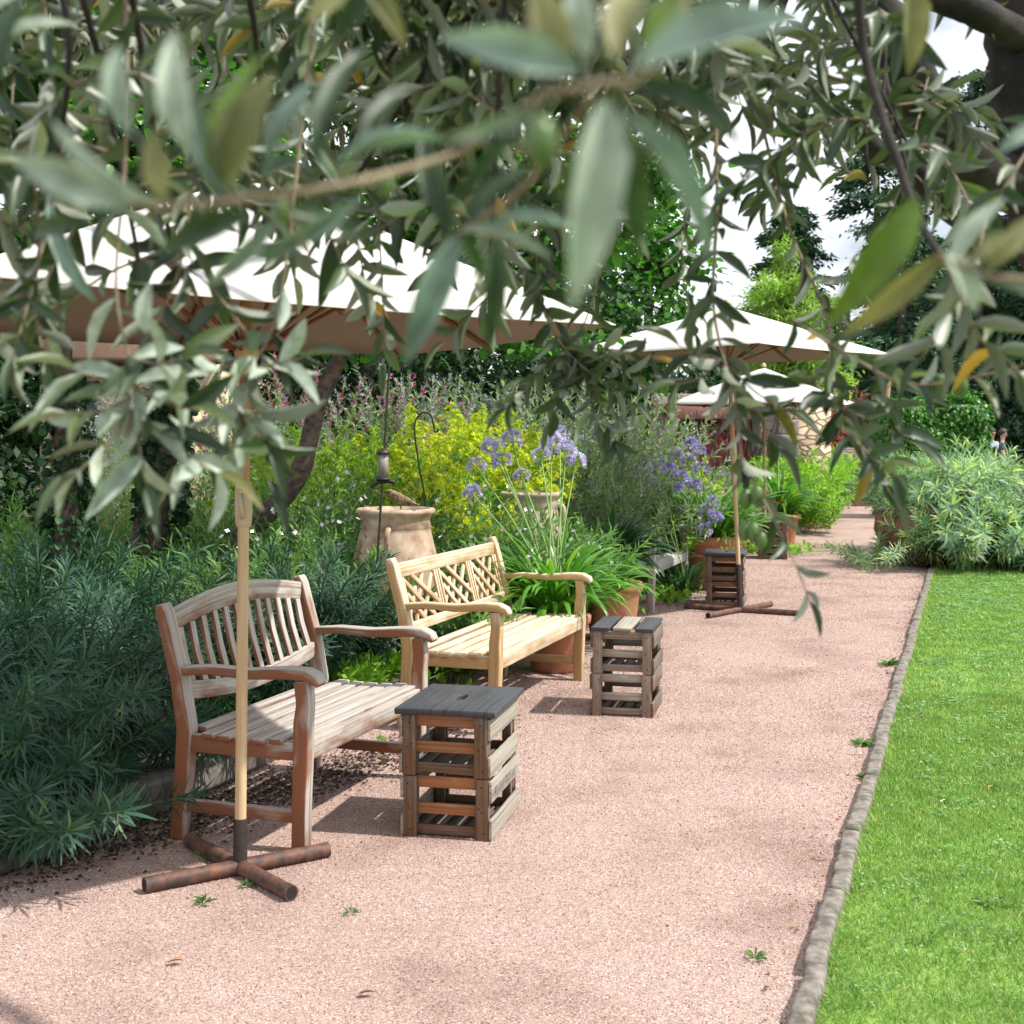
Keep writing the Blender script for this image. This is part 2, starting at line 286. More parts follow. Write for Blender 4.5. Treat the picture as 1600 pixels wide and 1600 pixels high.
M['violet'] = petal('violet_petal', (.20,.17,.52), (.36,.30,.68))
M['white'] = petal('white_petal', (.80,.62,.70), (.92,.86,.88))
M['mauve'] = petal('mauve_petal', (.34,.27,.42), (.52,.44,.60))
M['magenta'] = petal('magenta_petal', (.48,.05,.28), (.62,.14,.40))
M['redleaf'] = petal('red_leaf', (.22,.03,.03), (.42,.08,.06))
M['stem'] = plain('green_stem', (.22,.36,.10), .6, .2, 30)
def fabric(name, c, tr, rough=.85):
    m, t, b, nn, ln = mat(name); b.inputs['Base Color'].default_value=(*c,1); b.inputs['Roughness'].default_value=rough; b.inputs['Specular IOR Level'].default_value=.1
    wv = nn('ShaderNodeTexNoise'); wv.inputs['Scale'].default_value=5; tcn = nn('ShaderNodeTexCoord'); ln(tcn.outputs['Object'], wv.inputs['Vector'])
    bp = nn('ShaderNodeBump'); bp.inputs['Strength'].default_value=.35; bp.inputs['Distance'].default_value=.03; ln(wv.outputs['Fac'], bp.inputs['Height']); ln(bp.outputs['Normal'], b.inputs['Normal'])
    r_ = nn('ShaderNodeBsdfTranslucent'); r_.inputs['Color'].default_value=(*tr,1); ms = nn('ShaderNodeMixShader'); ms.inputs['Fac'].default_value=.3
    ln(b.outputs['BSDF'], ms.inputs[1]); ln(r_.outputs['BSDF'], ms.inputs[2]); ln(ms.outputs['Shader'], t.nodes['Material Output'].inputs['Surface']); return m
M['canvas'] = fabric('cream_canvas', (.88,.86,.82), (.6,.5,.42)); M['underside_shade'] = fabric('shaded_taupe_canvas', (.30,.235,.21), (.25,.17,.14))  # taupe underside of the canvas, its shade painted into the colour
def stonemat(name, a_, b_, mortar, scale, bump=1.0):
    m, t, b, nn, ln = mat(name); g = nn('ShaderNodeNewGeometry'); v = nn('ShaderNodeTexVoronoi'); v.feature='DISTANCE_TO_EDGE'; v2 = nn('ShaderNodeTexVoronoi')
    mp_ = nn('ShaderNodeMapping'); mp_.inputs['Scale'].default_value=(scale, scale, scale*1.7); ln(g.outputs['Position'], mp_.inputs['Vector'])
    for x in (v, v2): x.inputs['Scale'].default_value=1; ln(mp_.outputs['Vector'], x.inputs['Vector'])
    sp = nn('ShaderNodeSeparateColor'); ln(v2.outputs['Color'], sp.inputs['Color']); r = ramp(t, [(0,a_),(1,b_)]); ln(sp.outputs['Red'], r.inputs['Fac'])
    e = ramp(t, [(.03,(0,0,0)),(.09,(1,1,1))]); ln(v.outputs['Distance'], e.inputs['Fac']); mm = nn('ShaderNodeMix'); mm.data_type='RGBA'; ln(e.outputs['Color'], mm.inputs['Factor']); mm.inputs['A'].default_value=(*mortar,1); ln(r.outputs['Color'], mm.inputs['B'])
    ln(mm.outputs['Result'], b.inputs['Base Color']); b.inputs['Roughness'].default_value=.95
    bp = nn('ShaderNodeBump'); bp.inputs['Strength'].default_value=bump; bp.inputs['Distance'].default_value=.03; ln(e.outputs['Color'], bp.inputs['Height']); ln(bp.outputs['Normal'], b.inputs['Normal']); return m
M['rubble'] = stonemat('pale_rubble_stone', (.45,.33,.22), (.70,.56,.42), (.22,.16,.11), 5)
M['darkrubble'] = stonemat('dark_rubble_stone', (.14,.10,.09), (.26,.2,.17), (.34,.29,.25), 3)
M['ashlar'] = plain('grey_stone_block', (.42,.36,.31), .9, .3, 6, 0, .8, (.2,.16,.14))
M['redpaint'] = plain('dark_red_paint', (.46,.05,.055), .6, .15, 3); M['redbeam'] = plain('dusty_red_beam', (.40,.17,.14), .7, .15, 5)
M['skin'] = plain('skin', (.62,.36,.27), .55, .08); M['hair'] = plain('dark_hair', (.05,.03,.022), .6)
M['blouse'] = plain('patterned_blouse', (.62,.66,.74), .8, .4, 26, 0, 0, (.22,.27,.36)); M['teal'] = plain('teal_shirt', (.06,.14,.12), .8, .2)
M['navy'] = plain('navy_cloth', (.02,.022,.035), .8, .2); M['feather'] = plain('brown_feather', (.28,.19,.10), .8, .4, 60, 0, 0, (.07,.045,.03))
M['feeder'] = plain('grey_feeder', (.26,.23,.21), .5, .3, 40); M['cushion'] = plain('green_white_cushion', (.62,.70,.62), .9, .3, 14, 0, 0, (.16,.32,.22))
M['grey_cloth'] = plain('dark_grey_cloth', (.10,.10,.13), .8)

# ------------------------------------------------------------------ ground
PD = Vector((.33, .944, 0)).normalized(); PN = Vector((-PD.y, PD.x, 0))          # along the path, away to the beds
KR = G(1232, 1600)                                                              # a point on the right kerb line
def kr(Y): return KR.x + (Y-KR.y)*PD.x/PD.y
def kl(Y): return -1.47 + (Y-4.93)*.345 if Y > 4.93 else -1.47-(4.93-Y)*.56
def sheet(name, pts, z, m):
    mb = MB(); mb.quads([(x,y,z) for x,y in pts], [tuple(range(len(pts)))]); return struct(mb.build(name, m))
sheet('ground', [(-150,-60),(150,-60),(150,300),(-150,300)], -.02, M['soil'])
ys = [-3, 0, 3, 4.4, 4.93, 8, 12, 17, 22, 27, 31]
sheet('gravel_path', [(kr(y)+.03, y) for y in ys] + [(kl(y)+.02, y) for y in ys[::-1]], 0, GR)
sheet('lawn', [(kr(-3)+.05,-3),(40,-3),(40,17.2),(kr(17.2)+.05,17.2)], .012, M['lawnbase'])
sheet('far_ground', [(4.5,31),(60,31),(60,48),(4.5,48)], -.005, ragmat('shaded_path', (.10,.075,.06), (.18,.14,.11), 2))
# kerbs
def kerb(p0, p1, wd, ht, m, label, grp, name='kerb_stone'):
    mb = MB(); n = 10; p0 = Vector(p0); p1 = Vector(p1); pts = [p0.lerp(p1, i/(n-1)) for i in range(n)]; mid = (p0+p1)/2
    pts = [p-mid + Vector((0,0,ht/2-.03+random.uniform(-.004,.004))) + PN*random.uniform(-.003,.003) for p in pts]
    ribbon(mb, pts, [wd*random.uniform(.94,1.05) for _ in range(n)], [ht*random.uniform(.975,1.02) for _ in range(n)], PN)
    o = mb.build(name, m, loc=mid, bevel=.014, smooth=False); tag(o, label, 'kerb stone', grp)
y = 2.2; i = 0
while y < 16.2:
    l = random.uniform(.55,1.0); y2 = y+l*PD.y
    kerb((kr(y)+.03+random.uniform(-.008,.008), y, random.uniform(-.02,-.008)), (kr(y2-.012)+.03+random.uniform(-.008,.008), y2-.018, random.uniform(-.02,-.008)), .062, .09, M['kerb'], 'narrow rough grey stone edging the lawn beside the pink gravel', 'kerb stones along the lawn'); y = y2
y = 3.6
while y < 22:
    y2 = y+random.uniform(.7,1.0)
    kerb((kl(y)-.09, y, 0), (kl(y2-.015)-.09, y2-.015, 0), .17, .15 if y < 7 else .1, M['kerb_dark'], 'dark mossy stone edging the shaded planting bed behind the benches', 'kerb stones along the planting bed'); y = y2
# gravel grains lying on the path
def grains(n, z0, z1, s0, s1, m, name, label, xr=None, cat='gravel'):
    y = np.sqrt(R.uniform(z0**2, z1**2, n)); lo = np.array([kl(a) for a in y]); hi = kr(y)+.004; lo = np.maximum(lo, -.42*y-.4)
    x = R.uniform(lo, hi)
    if cat == 'litter': k_ = R.random(n); x = np.where(k_ < .35, lo+np.abs(R.normal(0,.22,n)), np.where(k_ < .55, hi-np.abs(R.normal(0,.08,n)), x))
    s = R.uniform(s0, s1, n)*(y/5)**.5
    base = np.array([(-1,-1,-1),(1,-1,-1),(1,1,-1),(-1,1,-1),(-.7,-.7,.8),(.7,-.7,.8),(.7,.7,.8),(-.7,.7,.8)], float)*.5
    V = base[None]*R.uniform(.6,1.25,(n,8,3)); a = R.uniform(0,6.28,n); ca, sa = np.cos(a)[:,None], np.sin(a)[:,None]
    V = np.stack([V[...,0]*ca-V[...,1]*sa, V[...,0]*sa+V[...,1]*ca, V[...,2]*.75], -1)*s[:,None,None] + np.stack([x,y,s*.28],-1)[:,None]
    fq = np.array([(4,5,6,7),(0,1,5,4),(1,2,6,5),(2,3,7,6),(3,0,4,7)])
    mb = MB(); mb.quads(V.reshape(-1,3), (fq[None]+(np.arange(n)*8)[:,None,None]).reshape(-1,4)); return tag(mb.build(name, m), label, cat, kind='stuff')
grains(170000, 3.0, 8.5, .0022, .0052, M['stone_bits'], 'gravel', 'loose pinkish gravel grains covering the near garden path')
grains(70000, 7.2, 15.5, .0028, .0052, M['stone_bits'], 'gravel', 'finer pinkish gravel grains on the path beyond the crate stools')
grains(420, 3.0, 9, .003, .008, plain('dark_debris', (.06,.045,.035), .9), 'leaf_litter', 'dark specks of debris strewn over the pink gravel', cat='litter')
# dark crumbs of soil and litter under the first bench
n = 5200; u_ = R.normal(0,1,(n,2)); cx = -1.0+.33*(u_[:,0]*.6)+u_[:,1]*-.13; cyy = 5.5+u_[:,0]*.62; cx = cx+.3*(cyy-5.5)
P = np.stack([cx, cyy, np.full(n,.004)],-1); mb = MB(); scatter(mb, P, rdir(n,-.1,.3), rdir(n,.6,1), R.uniform(.008,.028,n), R.uniform(.006,.018,n), T_RH, 0)
tag(mb.build('soil_litter', leafmat('brown_litter', [(0,(.02,.013,.01)),(.85,(.06,.035,.022)),(1,(.35,.24,.12))], trans=.05)), 'dark crumbly soil and dead leaves under the weathered slatted bench', 'leaf litter', kind='stuff')
# grass
def blades(n, z0, z1, name, label):
    y = np.sqrt(R.uniform(z0**2, z1**2, n)); x = R.uniform(kr(y)+.07, np.maximum(.41*y+.6, kr(y)+.5)); nzv = np.sin(x*3.1+y*1.7)+np.sin(x*1.3-y*2.3+1)
    hgt = R.uniform(.016,.036,n)*(1+.05*nzv); d = rdir(n,.25,1.0); d[:,2] = np.abs(d[:,2])+.3
    mb = MB(); scatter(mb, np.stack([x,y,np.full(n,.008)],-1), d, rdir(n,-.3,.3), hgt, .0034*(y/4.2)**.9*R.uniform(.8,1.3,n), T_BLD); return mb
mb = blades(150000, 3.0, 7.5, '', ''); mb2 = blades(130000, 7.0, 16.8, '', '')
mb.v += mb2.v; mb.l += [l+mb.n for l in mb2.l]; mb.c += mb2.c; mb.m += mb2.m; mb.uv += mb2.uv; mb.n += mb2.n
n = 1500; y = R.uniform(3,16,n)**1; x = kr(y)+.075+np.abs(R.normal(0,.02,n)); d = np.stack([-R.uniform(.2,1,n), R.uniform(-.6,.6,n), R.uniform(.3,1,n)],-1)
scatter(mb, np.stack([x,y,np.full(n,.01)],-1), d, rdir(n,.2,1), R.uniform(.04,.08,n), .003*(y/4)**.8, T_BLD)
tag(mb.build('grass', M['grass']), 'short bright green mown grass covering the lawn', 'grass', kind='stuff')
k = 420; cy0 = np.sqrt(R.uniform(9, 200, k)); cx0 = R.uniform(kr(cy0)+.1, np.maximum(.41*cy0+.5, kr(cy0)+.4)); n = 9000; q = R.integers(0,k,n)
mb = MB(); scatter(mb, np.stack([cx0[q]+R.normal(0,.05,n), cy0[q]+R.normal(0,.05,n), R.uniform(.025,.042,n)],-1), rdir(n,-.1,.2), rdir(n,.8,1), .016*(cy0[q]/5)**.5, .013*(cy0[q]/5)**.5, T_RH)
tag(mb.build('clover', leafmat('clover_leaf', [(0,(.10,.25,.07)),(1,(.26,.42,.18))], trans=.3)), 'small clover patches scattered through the mown lawn', 'clover', kind='stuff')
n = 700; y = R.uniform(3.2,15,n); left = R.random(n) < .6; x = np.where(left, np.array([kl(a) for a in y])+np.abs(R.normal(0,.16,n)), kr(y)-.02-np.abs(R.normal(0,.05,n)))
mb = MB(); scatter(mb, np.stack([x,y,np.full(n,.006)],-1), rdir(n,-.1,.35), rdir(n,.6,1), R.uniform(.012,.034,n), R.uniform(.006,.014,n), T_RH)
tag(mb.build('leaf_litter', leafmat('dry_litter', [(0,(.10,.055,.03)),(.6,(.26,.16,.08)),(1,(.50,.38,.22))], trans=.1, tcol=(1,1,1))), 'small dry leaves and grit gathered along both edges of the path', 'leaf litter', kind='stuff')
# broad weeds in the lawn and seedlings on the gravel
def weed(px, py, r, m, label, n=26, up=.35):
    g = G(px, py); mb = MB(); r = r*random.uniform(.6,.95); n = int(n*random.uniform(.6,1.3)); d = rdir(n, .02, up+.2); scatter(mb, d*.01, d, A(0,0,1), R.uniform(.6,1.1,n)*r, R.uniform(.14,.24,n)*r, T_LAN)
    tag(mb.build('weed', m, loc=(g.x, g.y, .004), smooth=True), label, 'weed')
weed(320,1413,.05,M['herb'],'small flat weed on the gravel in front of the rusty parasol foot')
weed(548,1428,.04,M['herb'],'tiny sprig of weed on open gravel beyond the end of the rusty foot tube')
weed(385,1385,.035,M['herb'],'tiny weed sprouting under the crossing of the rusty tubes')
weed(318,1345,.05,M['herb'],'upright sprig growing beside the rear tube of the rusty foot', 12, .8)
weed(592,1160,.06,M['limeherb'],'bright seedling with upright leaves growing behind the far leg of the slatted bench',12,.9)
weed(1345,1165,.09,M['herb'],'leafy weed at the lawn kerb midway along the path')
weed(1352,1218,.05,M['herb'],'smaller dull weed against the kerb just nearer than the leafy one')
weed(1388,1040,.10,M['herb'],'grassy tuft spilling from the kerb onto the gravel near the far end of the lawn')
weed(1180,1500,.035,M['herb'],'tiny weed on bare gravel near the kerb')
weed(1445,1415,.07,M['euph_l'],'pale broadleaf weed lying in the mown lawn')
weed(1545,1420,.07,M['greyherb'],'grey green rosette weed in the lawn, farther from the kerb')
weed(1440,1480,.05,M['herb'],'dark green rosette weed in the lawn near the kerb')
for px, py, l, c in ((1470,1265,'fallen whitish leaf lying on the lawn',(.7,.6,.5)),(1545,1242,'tan fallen leaf lying on the lawn',(.5,.33,.12)),(98,1364,'pale tan dead leaf beside the dark bed kerb',(.55,.38,.2)),(262,1510,'small orange dead leaf on the open gravel',(.55,.25,.08)),(560,1560,'small brown dead leaf on the gravel',(.3,.16,.07))):
    g = G(px,py); mb = MB(); scatter(mb, [(0,0,0)], [(1,.3,.15)], [(0,.3,1)], [.045],[.025], T_RND); tag(mb.build('fallen_leaf', plain('dry_leaf', c, .8), loc=(g.x,g.y,.03 if py in (1265,1242) else .01)), l, 'leaf')
# ------------------------------------------------------------------ benches
def bench(label, kind, wd, L, D, loc, ang, grp, seat=.41, top=.86, nsl=7, sw=.0515, extra=None, apron=None):
    t = thing('garden_bench', label, 'bench', loc, ang, grp); wd2 = apron or wd
    ar = .63 if kind != 'plain' else .63; lw = .058
    for x in (0, L):
        mb = MB(); ribbon(mb, [(x,.010,-.004),(x,.006,.2),(x,0,.38),(x,.0,.46),(x,-.008,ar-.10),(x,0,ar-.018)], [lw]*6, [.054,.056,.06,.058,.052,.054], (1,0,0)); mb.build('leg', wd2, t, bevel=.005)
        mb = MB(); s = D+.04*0; ribbon(mb, [(x,D+.035,-.004),(x,D+.01,.25),(x,D,seat),(x,D+.03,seat+.18),(x,D+.095,top-.03),(x,D+.105,top+.004)], lw, [.055,.058,.062,.056,.05,.034], (1,0,0)); mb.build('leg', wd, t, bevel=.006)
        mb = MB(); ribbon(mb, [(x,D+.035,ar-.01),(x,D-.1,ar+.002),(x,D*.45,ar-.004),(x,.05,ar+.008),(x,-.02,ar+.006),(x,-.055,ar-.008),(x,-.072,ar-.03)], [.05,.055,.06,.068,.07,.068,.06], [.034,.034,.038,.042,.042,.036,.022], (1,0,0)); mb.build('armrest', wd, t, bevel=.007)
        mb = MB(); beam(mb, (x,.03,.125), (x,D+.01,.125), .03, .045, (1,0,0)); mb.build('stretcher', wd2, t, bevel=.003)
        mb = MB(); beam(mb, (x,.03,seat-.052), (x,D-.028,seat-.052), .034, .065, (1,0,0)); mb.build('side_rail', wd2, t, bevel=.003)
    mb = MB(); beam(mb, (.03,0,seat-.052), (L-.03,0,seat-.052), .034, .075, (0,1,0)); mb.build('front_rail', wd2, t, bevel=.003)
    mb = MB(); pitch = (D+.005)/nsl
    for i in range(nsl):
        yy = -.005+pitch*(i+.5); dip = -.016*math.sin(math.pi*(i+.5)/nsl); x0, x1 = (-.035, L+.035) if .04 < yy < D-.05 else (.032, L-.032)
        beam(mb, (x0,yy,seat-.006+dip+random.uniform(-.001,.001)), (x1,yy,seat-.006+dip), sw, .019, (0,1,0))
    mb.build('seat', wd, t, bevel=.003)
    lean = lambda z: D+.03+(z-seat-.18)/(top-.03-seat-.18)*.065 if z > seat+.18 else D+.03*(z-seat)/.18
    arch = kind == 'slat'
    zt = lambda x: top-.065+(.052*math.sin(math.pi*x/L) if arch else 0)
    zb = lambda x: seat+.135-(.045*math.sin(math.pi*x/L) if arch else .04)
    xs = [L*i/14 for i in range(15)]; xs[0] = .028; xs[-1] = L-.028
    b = MB()
    if kind == 'slat':
        ns = 12
        for i in range(ns):
            x = .028+(L-.056)*(i+.5)/ns; b0 = zb(x)+.03; b1 = zt(x)-.038
            ribbon(b, [(x,lean(b0)-.002,b0),(x,lean((b0+b1)/2)+.008,(b0+b1)/2),(x,lean(b1)+.002,b1)], .034, .016, (1,0,0))
    elif kind == 'chevron':
        n3 = 3; pw = (L-.056)/n3; z0 = zb(0)+.02; z1 = zt(0)-.036
        def bar(xa, za, xb, zb_, w_=.024, yo=0): beam(b, (xa,lean(za)+yo,za), (xb,lean(zb_)+yo,zb_), w_, .016, Vector((zb_-za,0,-(xb-xa))))
        for k in range(n3):
            xa = .028+pw*k; xb = xa+pw
            for xx in (xa+.016, xa+.052, xb-.016) + ((xb-.052,) if k == 2 else ()): bar(xx, z0, xx, z1, .02)
            a0 = xa+.065; a1 = xb-.03-(.035 if k == 2 else 0); ww = a1-a0; hh = z1-z0
            # herringbone: two long falling bars, rising bars butted against them
            bar(a0, z1-.02, a0+ww*.78, z0); bar(a0+ww*.28, z1, a1, z0+.06)
            bar(a0, z0+hh*.62, a0+ww*.42, z0)
            bar(a0+ww*.20, z0, a1-ww*.30, z1, .024, .012); bar(a0+ww*.46, z0, a1, z1-.02, .024, .012); bar(a0+ww*.0, z0+.03, a0+ww*.38, z1-hh*.28, .022, .012); bar(a0+ww*.74, z0, a1, z0+hh*.45, .022, .012)
    else:
        ns = 9
        for i in range(ns):
            x = .028+(L-.056)*(i+.5)/ns; b0 = zb(x)+.03; b1 = zt(x)-.038; beam(b, (x,lean(b0),b0), (x,lean(b1),b1), .05, .014, (1,0,0))
    ribbon(b, [(x, lean(zb(x)), zb(x)) for x in xs], .022, [.065 if arch else .05]*15, (0,1,0))
    bo = b.build('backrest', wd, t, bevel=.002)
    mb = MB(); ribbon(mb, [(x, lean(zt(x))+.004, zt(x)) for x in xs], .026, [.078+(.012*math.sin(math.pi*x/L) if arch else 0) for x in xs], (0,1,0)); mb.build('crest_rail', wd, bo, bevel=.006)
    return t
BA = math.atan2(.947, .32)
GB = 'wooden garden benches along the left side of the path'
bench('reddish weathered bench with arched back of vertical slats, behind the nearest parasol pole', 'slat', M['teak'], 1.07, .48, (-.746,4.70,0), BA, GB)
bench('honey coloured bench with criss-cross lattice back, between two crate stools', 'chevron', M['honey'], 1.55, .47, (-.08,6.55,0), BA, GB, nsl=6, sw=.055)
bench('plain grey weathered bench half hidden by dark strap-leaved lilies', 'plain', M['greywood'], 1.42, .47, (1.19,11.15,0), BA, GB)
bench('pale grey bench mostly hidden behind potted lilies, beyond the second parasol pole', 'plain', M['greywood'], 1.35, .47, (2.62,15.7,0), math.atan2(.93,.36), GB)
bf = bench('bench with red-brown legs and whitish front rail by the stone steps', 'plain', M['redwood'], 1.75, .5, (6.45,25.9,0), math.atan2(.93,.36), GB, seat=.46, apron=M['whitewood'])
# cushions and folded cloth on the far bench
for (x, yy, z, m, l, c) in ((.25,.30,.60,'cushion','pale green patterned cushion leaning at the near end of the far bench','cushion'),(1.3,.30,.60,'cushion','green and white cushion leaning at the far end of the far bench','cushion')):
    mb = MB(); lathe(mb, [(.0,-.07),(.10,-.06),(.19,-.03),(.21,0),(.19,.03),(.10,.06),(0,.07)], 12); o = mb.build('cushion', M[m], smooth=True)
    a = bf.rotation_euler.z; o.location = bf.location+Vector((x*math.cos(a)-yy*math.sin(a), x*math.sin(a)+yy*math.cos(a), z+.04)); o.rotation_euler = (rad(70),0,a); tag(o, l, c)
mb = MB(); lathe(mb, [(.15,-.01),(.16,.03),(.12,.08),(.05,.11),(0,.115)], 14); o = mb.build('hat', M['grey_cloth'], smooth=True, loc=(6.22,26.1,.665)); tag(o, 'dark grey rounded hat resting on the near armrest of the far bench', 'hat')
# ------------------------------------------------------------------ crate stools
def crate(parent, w_, l_, h, z, mats, gap_face=2):
    """one open crate, w_ across (local x), l_ long (local y)"""
    rt = bpy.data.objects.new('crate', None); C.objects.link(rt); rt.parent = parent
    jw = random.uniform(-.006,.006); p = .048; j = lambda: random.uniform(-.002,.002)
    for x in (p/2+.001, w_-p/2-.001):
        for yy, s in ((-.010,1), (l_+.010,-1)):
            mb = MB(); beam(mb, (x+jw,yy,z+.001), (x+jw,yy,z+h-.001), p, .017, (1,0,0))
            for nz_ in (.028,.105,.118,h-.03): cxn = x+jw+random.uniform(-.012,.012); beam(mb, (cxn-.003, yy-s*.0088, z+nz_), (cxn+.003, yy-s*.0088, z+nz_), .0012, .006, (0,1,0), 1)
            mb.build('corner_post', [mats[0], M['black']], rt, bevel=.0015)
            mb = MB(); beam(mb, (x-(.0 if x < .1 else 0),yy+s*.040,z+.006), (x,yy+s*.040,z+h-.006), p*.75, .03, (1,0,0)); mb.build('corner_post', mats[3], rt, bevel=.002)
    for yy in (.009, l_-.009):                    # end slats behind the posts
        for zz, hh in ((.026,.036),(.105,.040),(h-.024,.042)):
            mb = MB(); beam(mb, (jw+.004,yy,z+zz+j()), (jw+w_-.004,yy,z+zz+j()), .014, hh, (0,1,0)); mb.build('slat', mats[1] if zz > .03 else mats[0], rt, bevel=.002)
    for x in (-.007+jw, w_+.007+jw):                 # long side boards
        for zz, hh in ((.042,.072),(h-.046,.078)):
            mb = MB(); n = 12; ribbon(mb, [(x, -.018+(l_+.036)*i/(n-1), z+zz) for i in range(n)], .012, [hh*random.uniform(.97,1.03) for _ in range(n)], (1,0,0)); mb.build('side_board', mats[2], rt, bevel=.0015)
    mb = MB()
    for i in range(5): beam(mb, (w_*(i+.5)/5, .02, z+.012), (w_*(i+.5)/5, l_-.02, z+.012), w_/5-.014, .008, (1,0,0))
    mb.build('bottom_board', mats[3], rt)
    return rt
def stool(label, loc, ang, w_, l_, h, mats, top):
    t = thing('crate_stool', label, 'stool', loc, ang, 'stools made of stacked crates')
    crate(t, w_, l_, h, 0, mats); crate(t, w_, l_, h, h+.002, mats)
    z = 2*h+.004
    if top == 'board':
        me_ = MB(); ov = .03; X0,X1,Y0,Y1 = -ov, w_+ov, -ov-.008, l_+ov; hx, hy = .018, .05; cx_, cy_ = w_/2, l_/2   # board with a slot for the hand
        n = 16; ring = [(cx_+hx*math.cos(a)*(1), cy_+(hy-hx)*(1 if math.sin(a)>=0 else -1)+hx*math.sin(a)) for a in [2*math.pi*(i+.5)/n for i in range(n)]]
        def outer(p):
            dx, dy = p[0]-cx_, p[1]-cy_; s = min((X1-cx_)/abs(dx) if dx else 9e9, (Y1-cy_)/abs(dy) if dy else 9e9); return (cx_+dx*s, cy_+dy*s)
        out_ = [outer((cx_+math.cos(a)*(X1-cx_), cy_+math.sin(a)*(Y1-cy_))) for a in [2*math.pi*(i+.5)/n for i in range(n)]]
        # snap nearest ones to the corners
        for c_ in ((X0,Y0),(X1,Y0),(X1,Y1),(X0,Y1)):
            k = min(range(n), key=lambda i: (out_[i][0]-c_[0])**2+(out_[i][1]-c_[1])**2); out_[k] = c_
        V = [(x,y_,z) for x,y_ in ring]+[(x,y_,z) for x,y_ in out_]+[(x,y_,z+.024) for x,y_ in ring]+[(x,y_,z+.024) for x,y_ in out_]; Fq=[]; uv=[]
        for i in range(n):
            k=(i+1)%n
            for f in ((2*n+i,3*n+i,3*n+k,2*n+k),(i,k,n+k,n+i),(n+i,n+k,3*n+k,3*n+i),(k,i,2*n+i,2*n+k)): Fq.append(f); uv += [(V[q][1]*1.0, V[q][0]) for q in f]
        me_.quads(V, Fq, 0, uv); me_.build('top_board', M['slate'], t, bevel=.004)
    else:
        for i in range(3):
            mb = MB(); x = -.02+(w_+.04)*(i+.5)/3; beam(mb, (x,-.03,z+.009), (x,l_+.03,z+.009), (w_+.04)/3-.022, .018, (1,0,0)); mb.build('top_slat', top[i], t, bevel=.002)
    return t
SA = math.atan2(-.22, .975)
ms1 = (M['crate'], M['crate_orange'], M['crate_grey'], M['crate']); ms2 = (M['crate_grey'], M['crate_grey'], M['crate'], M['crate_dark']); ms3 = (M['crate_dark'],M['crate'],M['crate'],M['crate_dark'])
mg = wood('grey_post_wood', (.25,.21,.185), (.25,.17,.12), (.10,.08,.07), .5, .2)
st1 = stool('dark topped stool of two stacked fruit crates in front of the reddish slatted bench', (-.40,4.90,0), SA, .325, .43, .226, ms1, 'board')
st2 = stool('stool of two greyish stacked crates topped with three spaced boards, beside the honey coloured bench', (.435,7.02,0), SA, .315, .40, .226, (mg, M['crate_grey'], M['crate'], M['crate_dark']), [M['slate'], M['crate_grey'], M['slate']])
st3 = stool('dark stool of stacked crates right behind the second parasol pole', (1.71,11.55,0), SA, .31, .42, .222, ms3, 'board')
st4 = stool('brown stool of stacked crates farthest along the path, past the second parasol', (3.03,16.1,0), SA, .33, .42, .222, ms3, 'board')
def text_on(parent, s, loc, rot, size, m):
    c = bpy.data.curves.new('stamp', 'FONT'); c.body = s; c.size = size; c.extrude = .0002; c.align_x = 'CENTER'; c.align_y = 'CENTER'; c.space_character = .95
    o = bpy.data.objects.new('stamp', c); C.objects.link(o); dg = bpy.context.evaluated_depsgraph_get(); me = bpy.data.meshes.new_from_object(o.evaluated_get(dg)); bpy.data.objects.remove(o)
    me.materials.clear(); me.materials.append(m); o = bpy.data.objects.new('stamped_lettering', me); C.objects.link(o); o.parent = parent; o.location = loc; o.rotation_euler = rot; return o
text_on(st1, 'Rudolf Wilfried', (.325+.0165, .205, .171), (rad(90),0,rad(90)), .058, plain('faded_stamp_ink', (.24,.22,.205), .9))
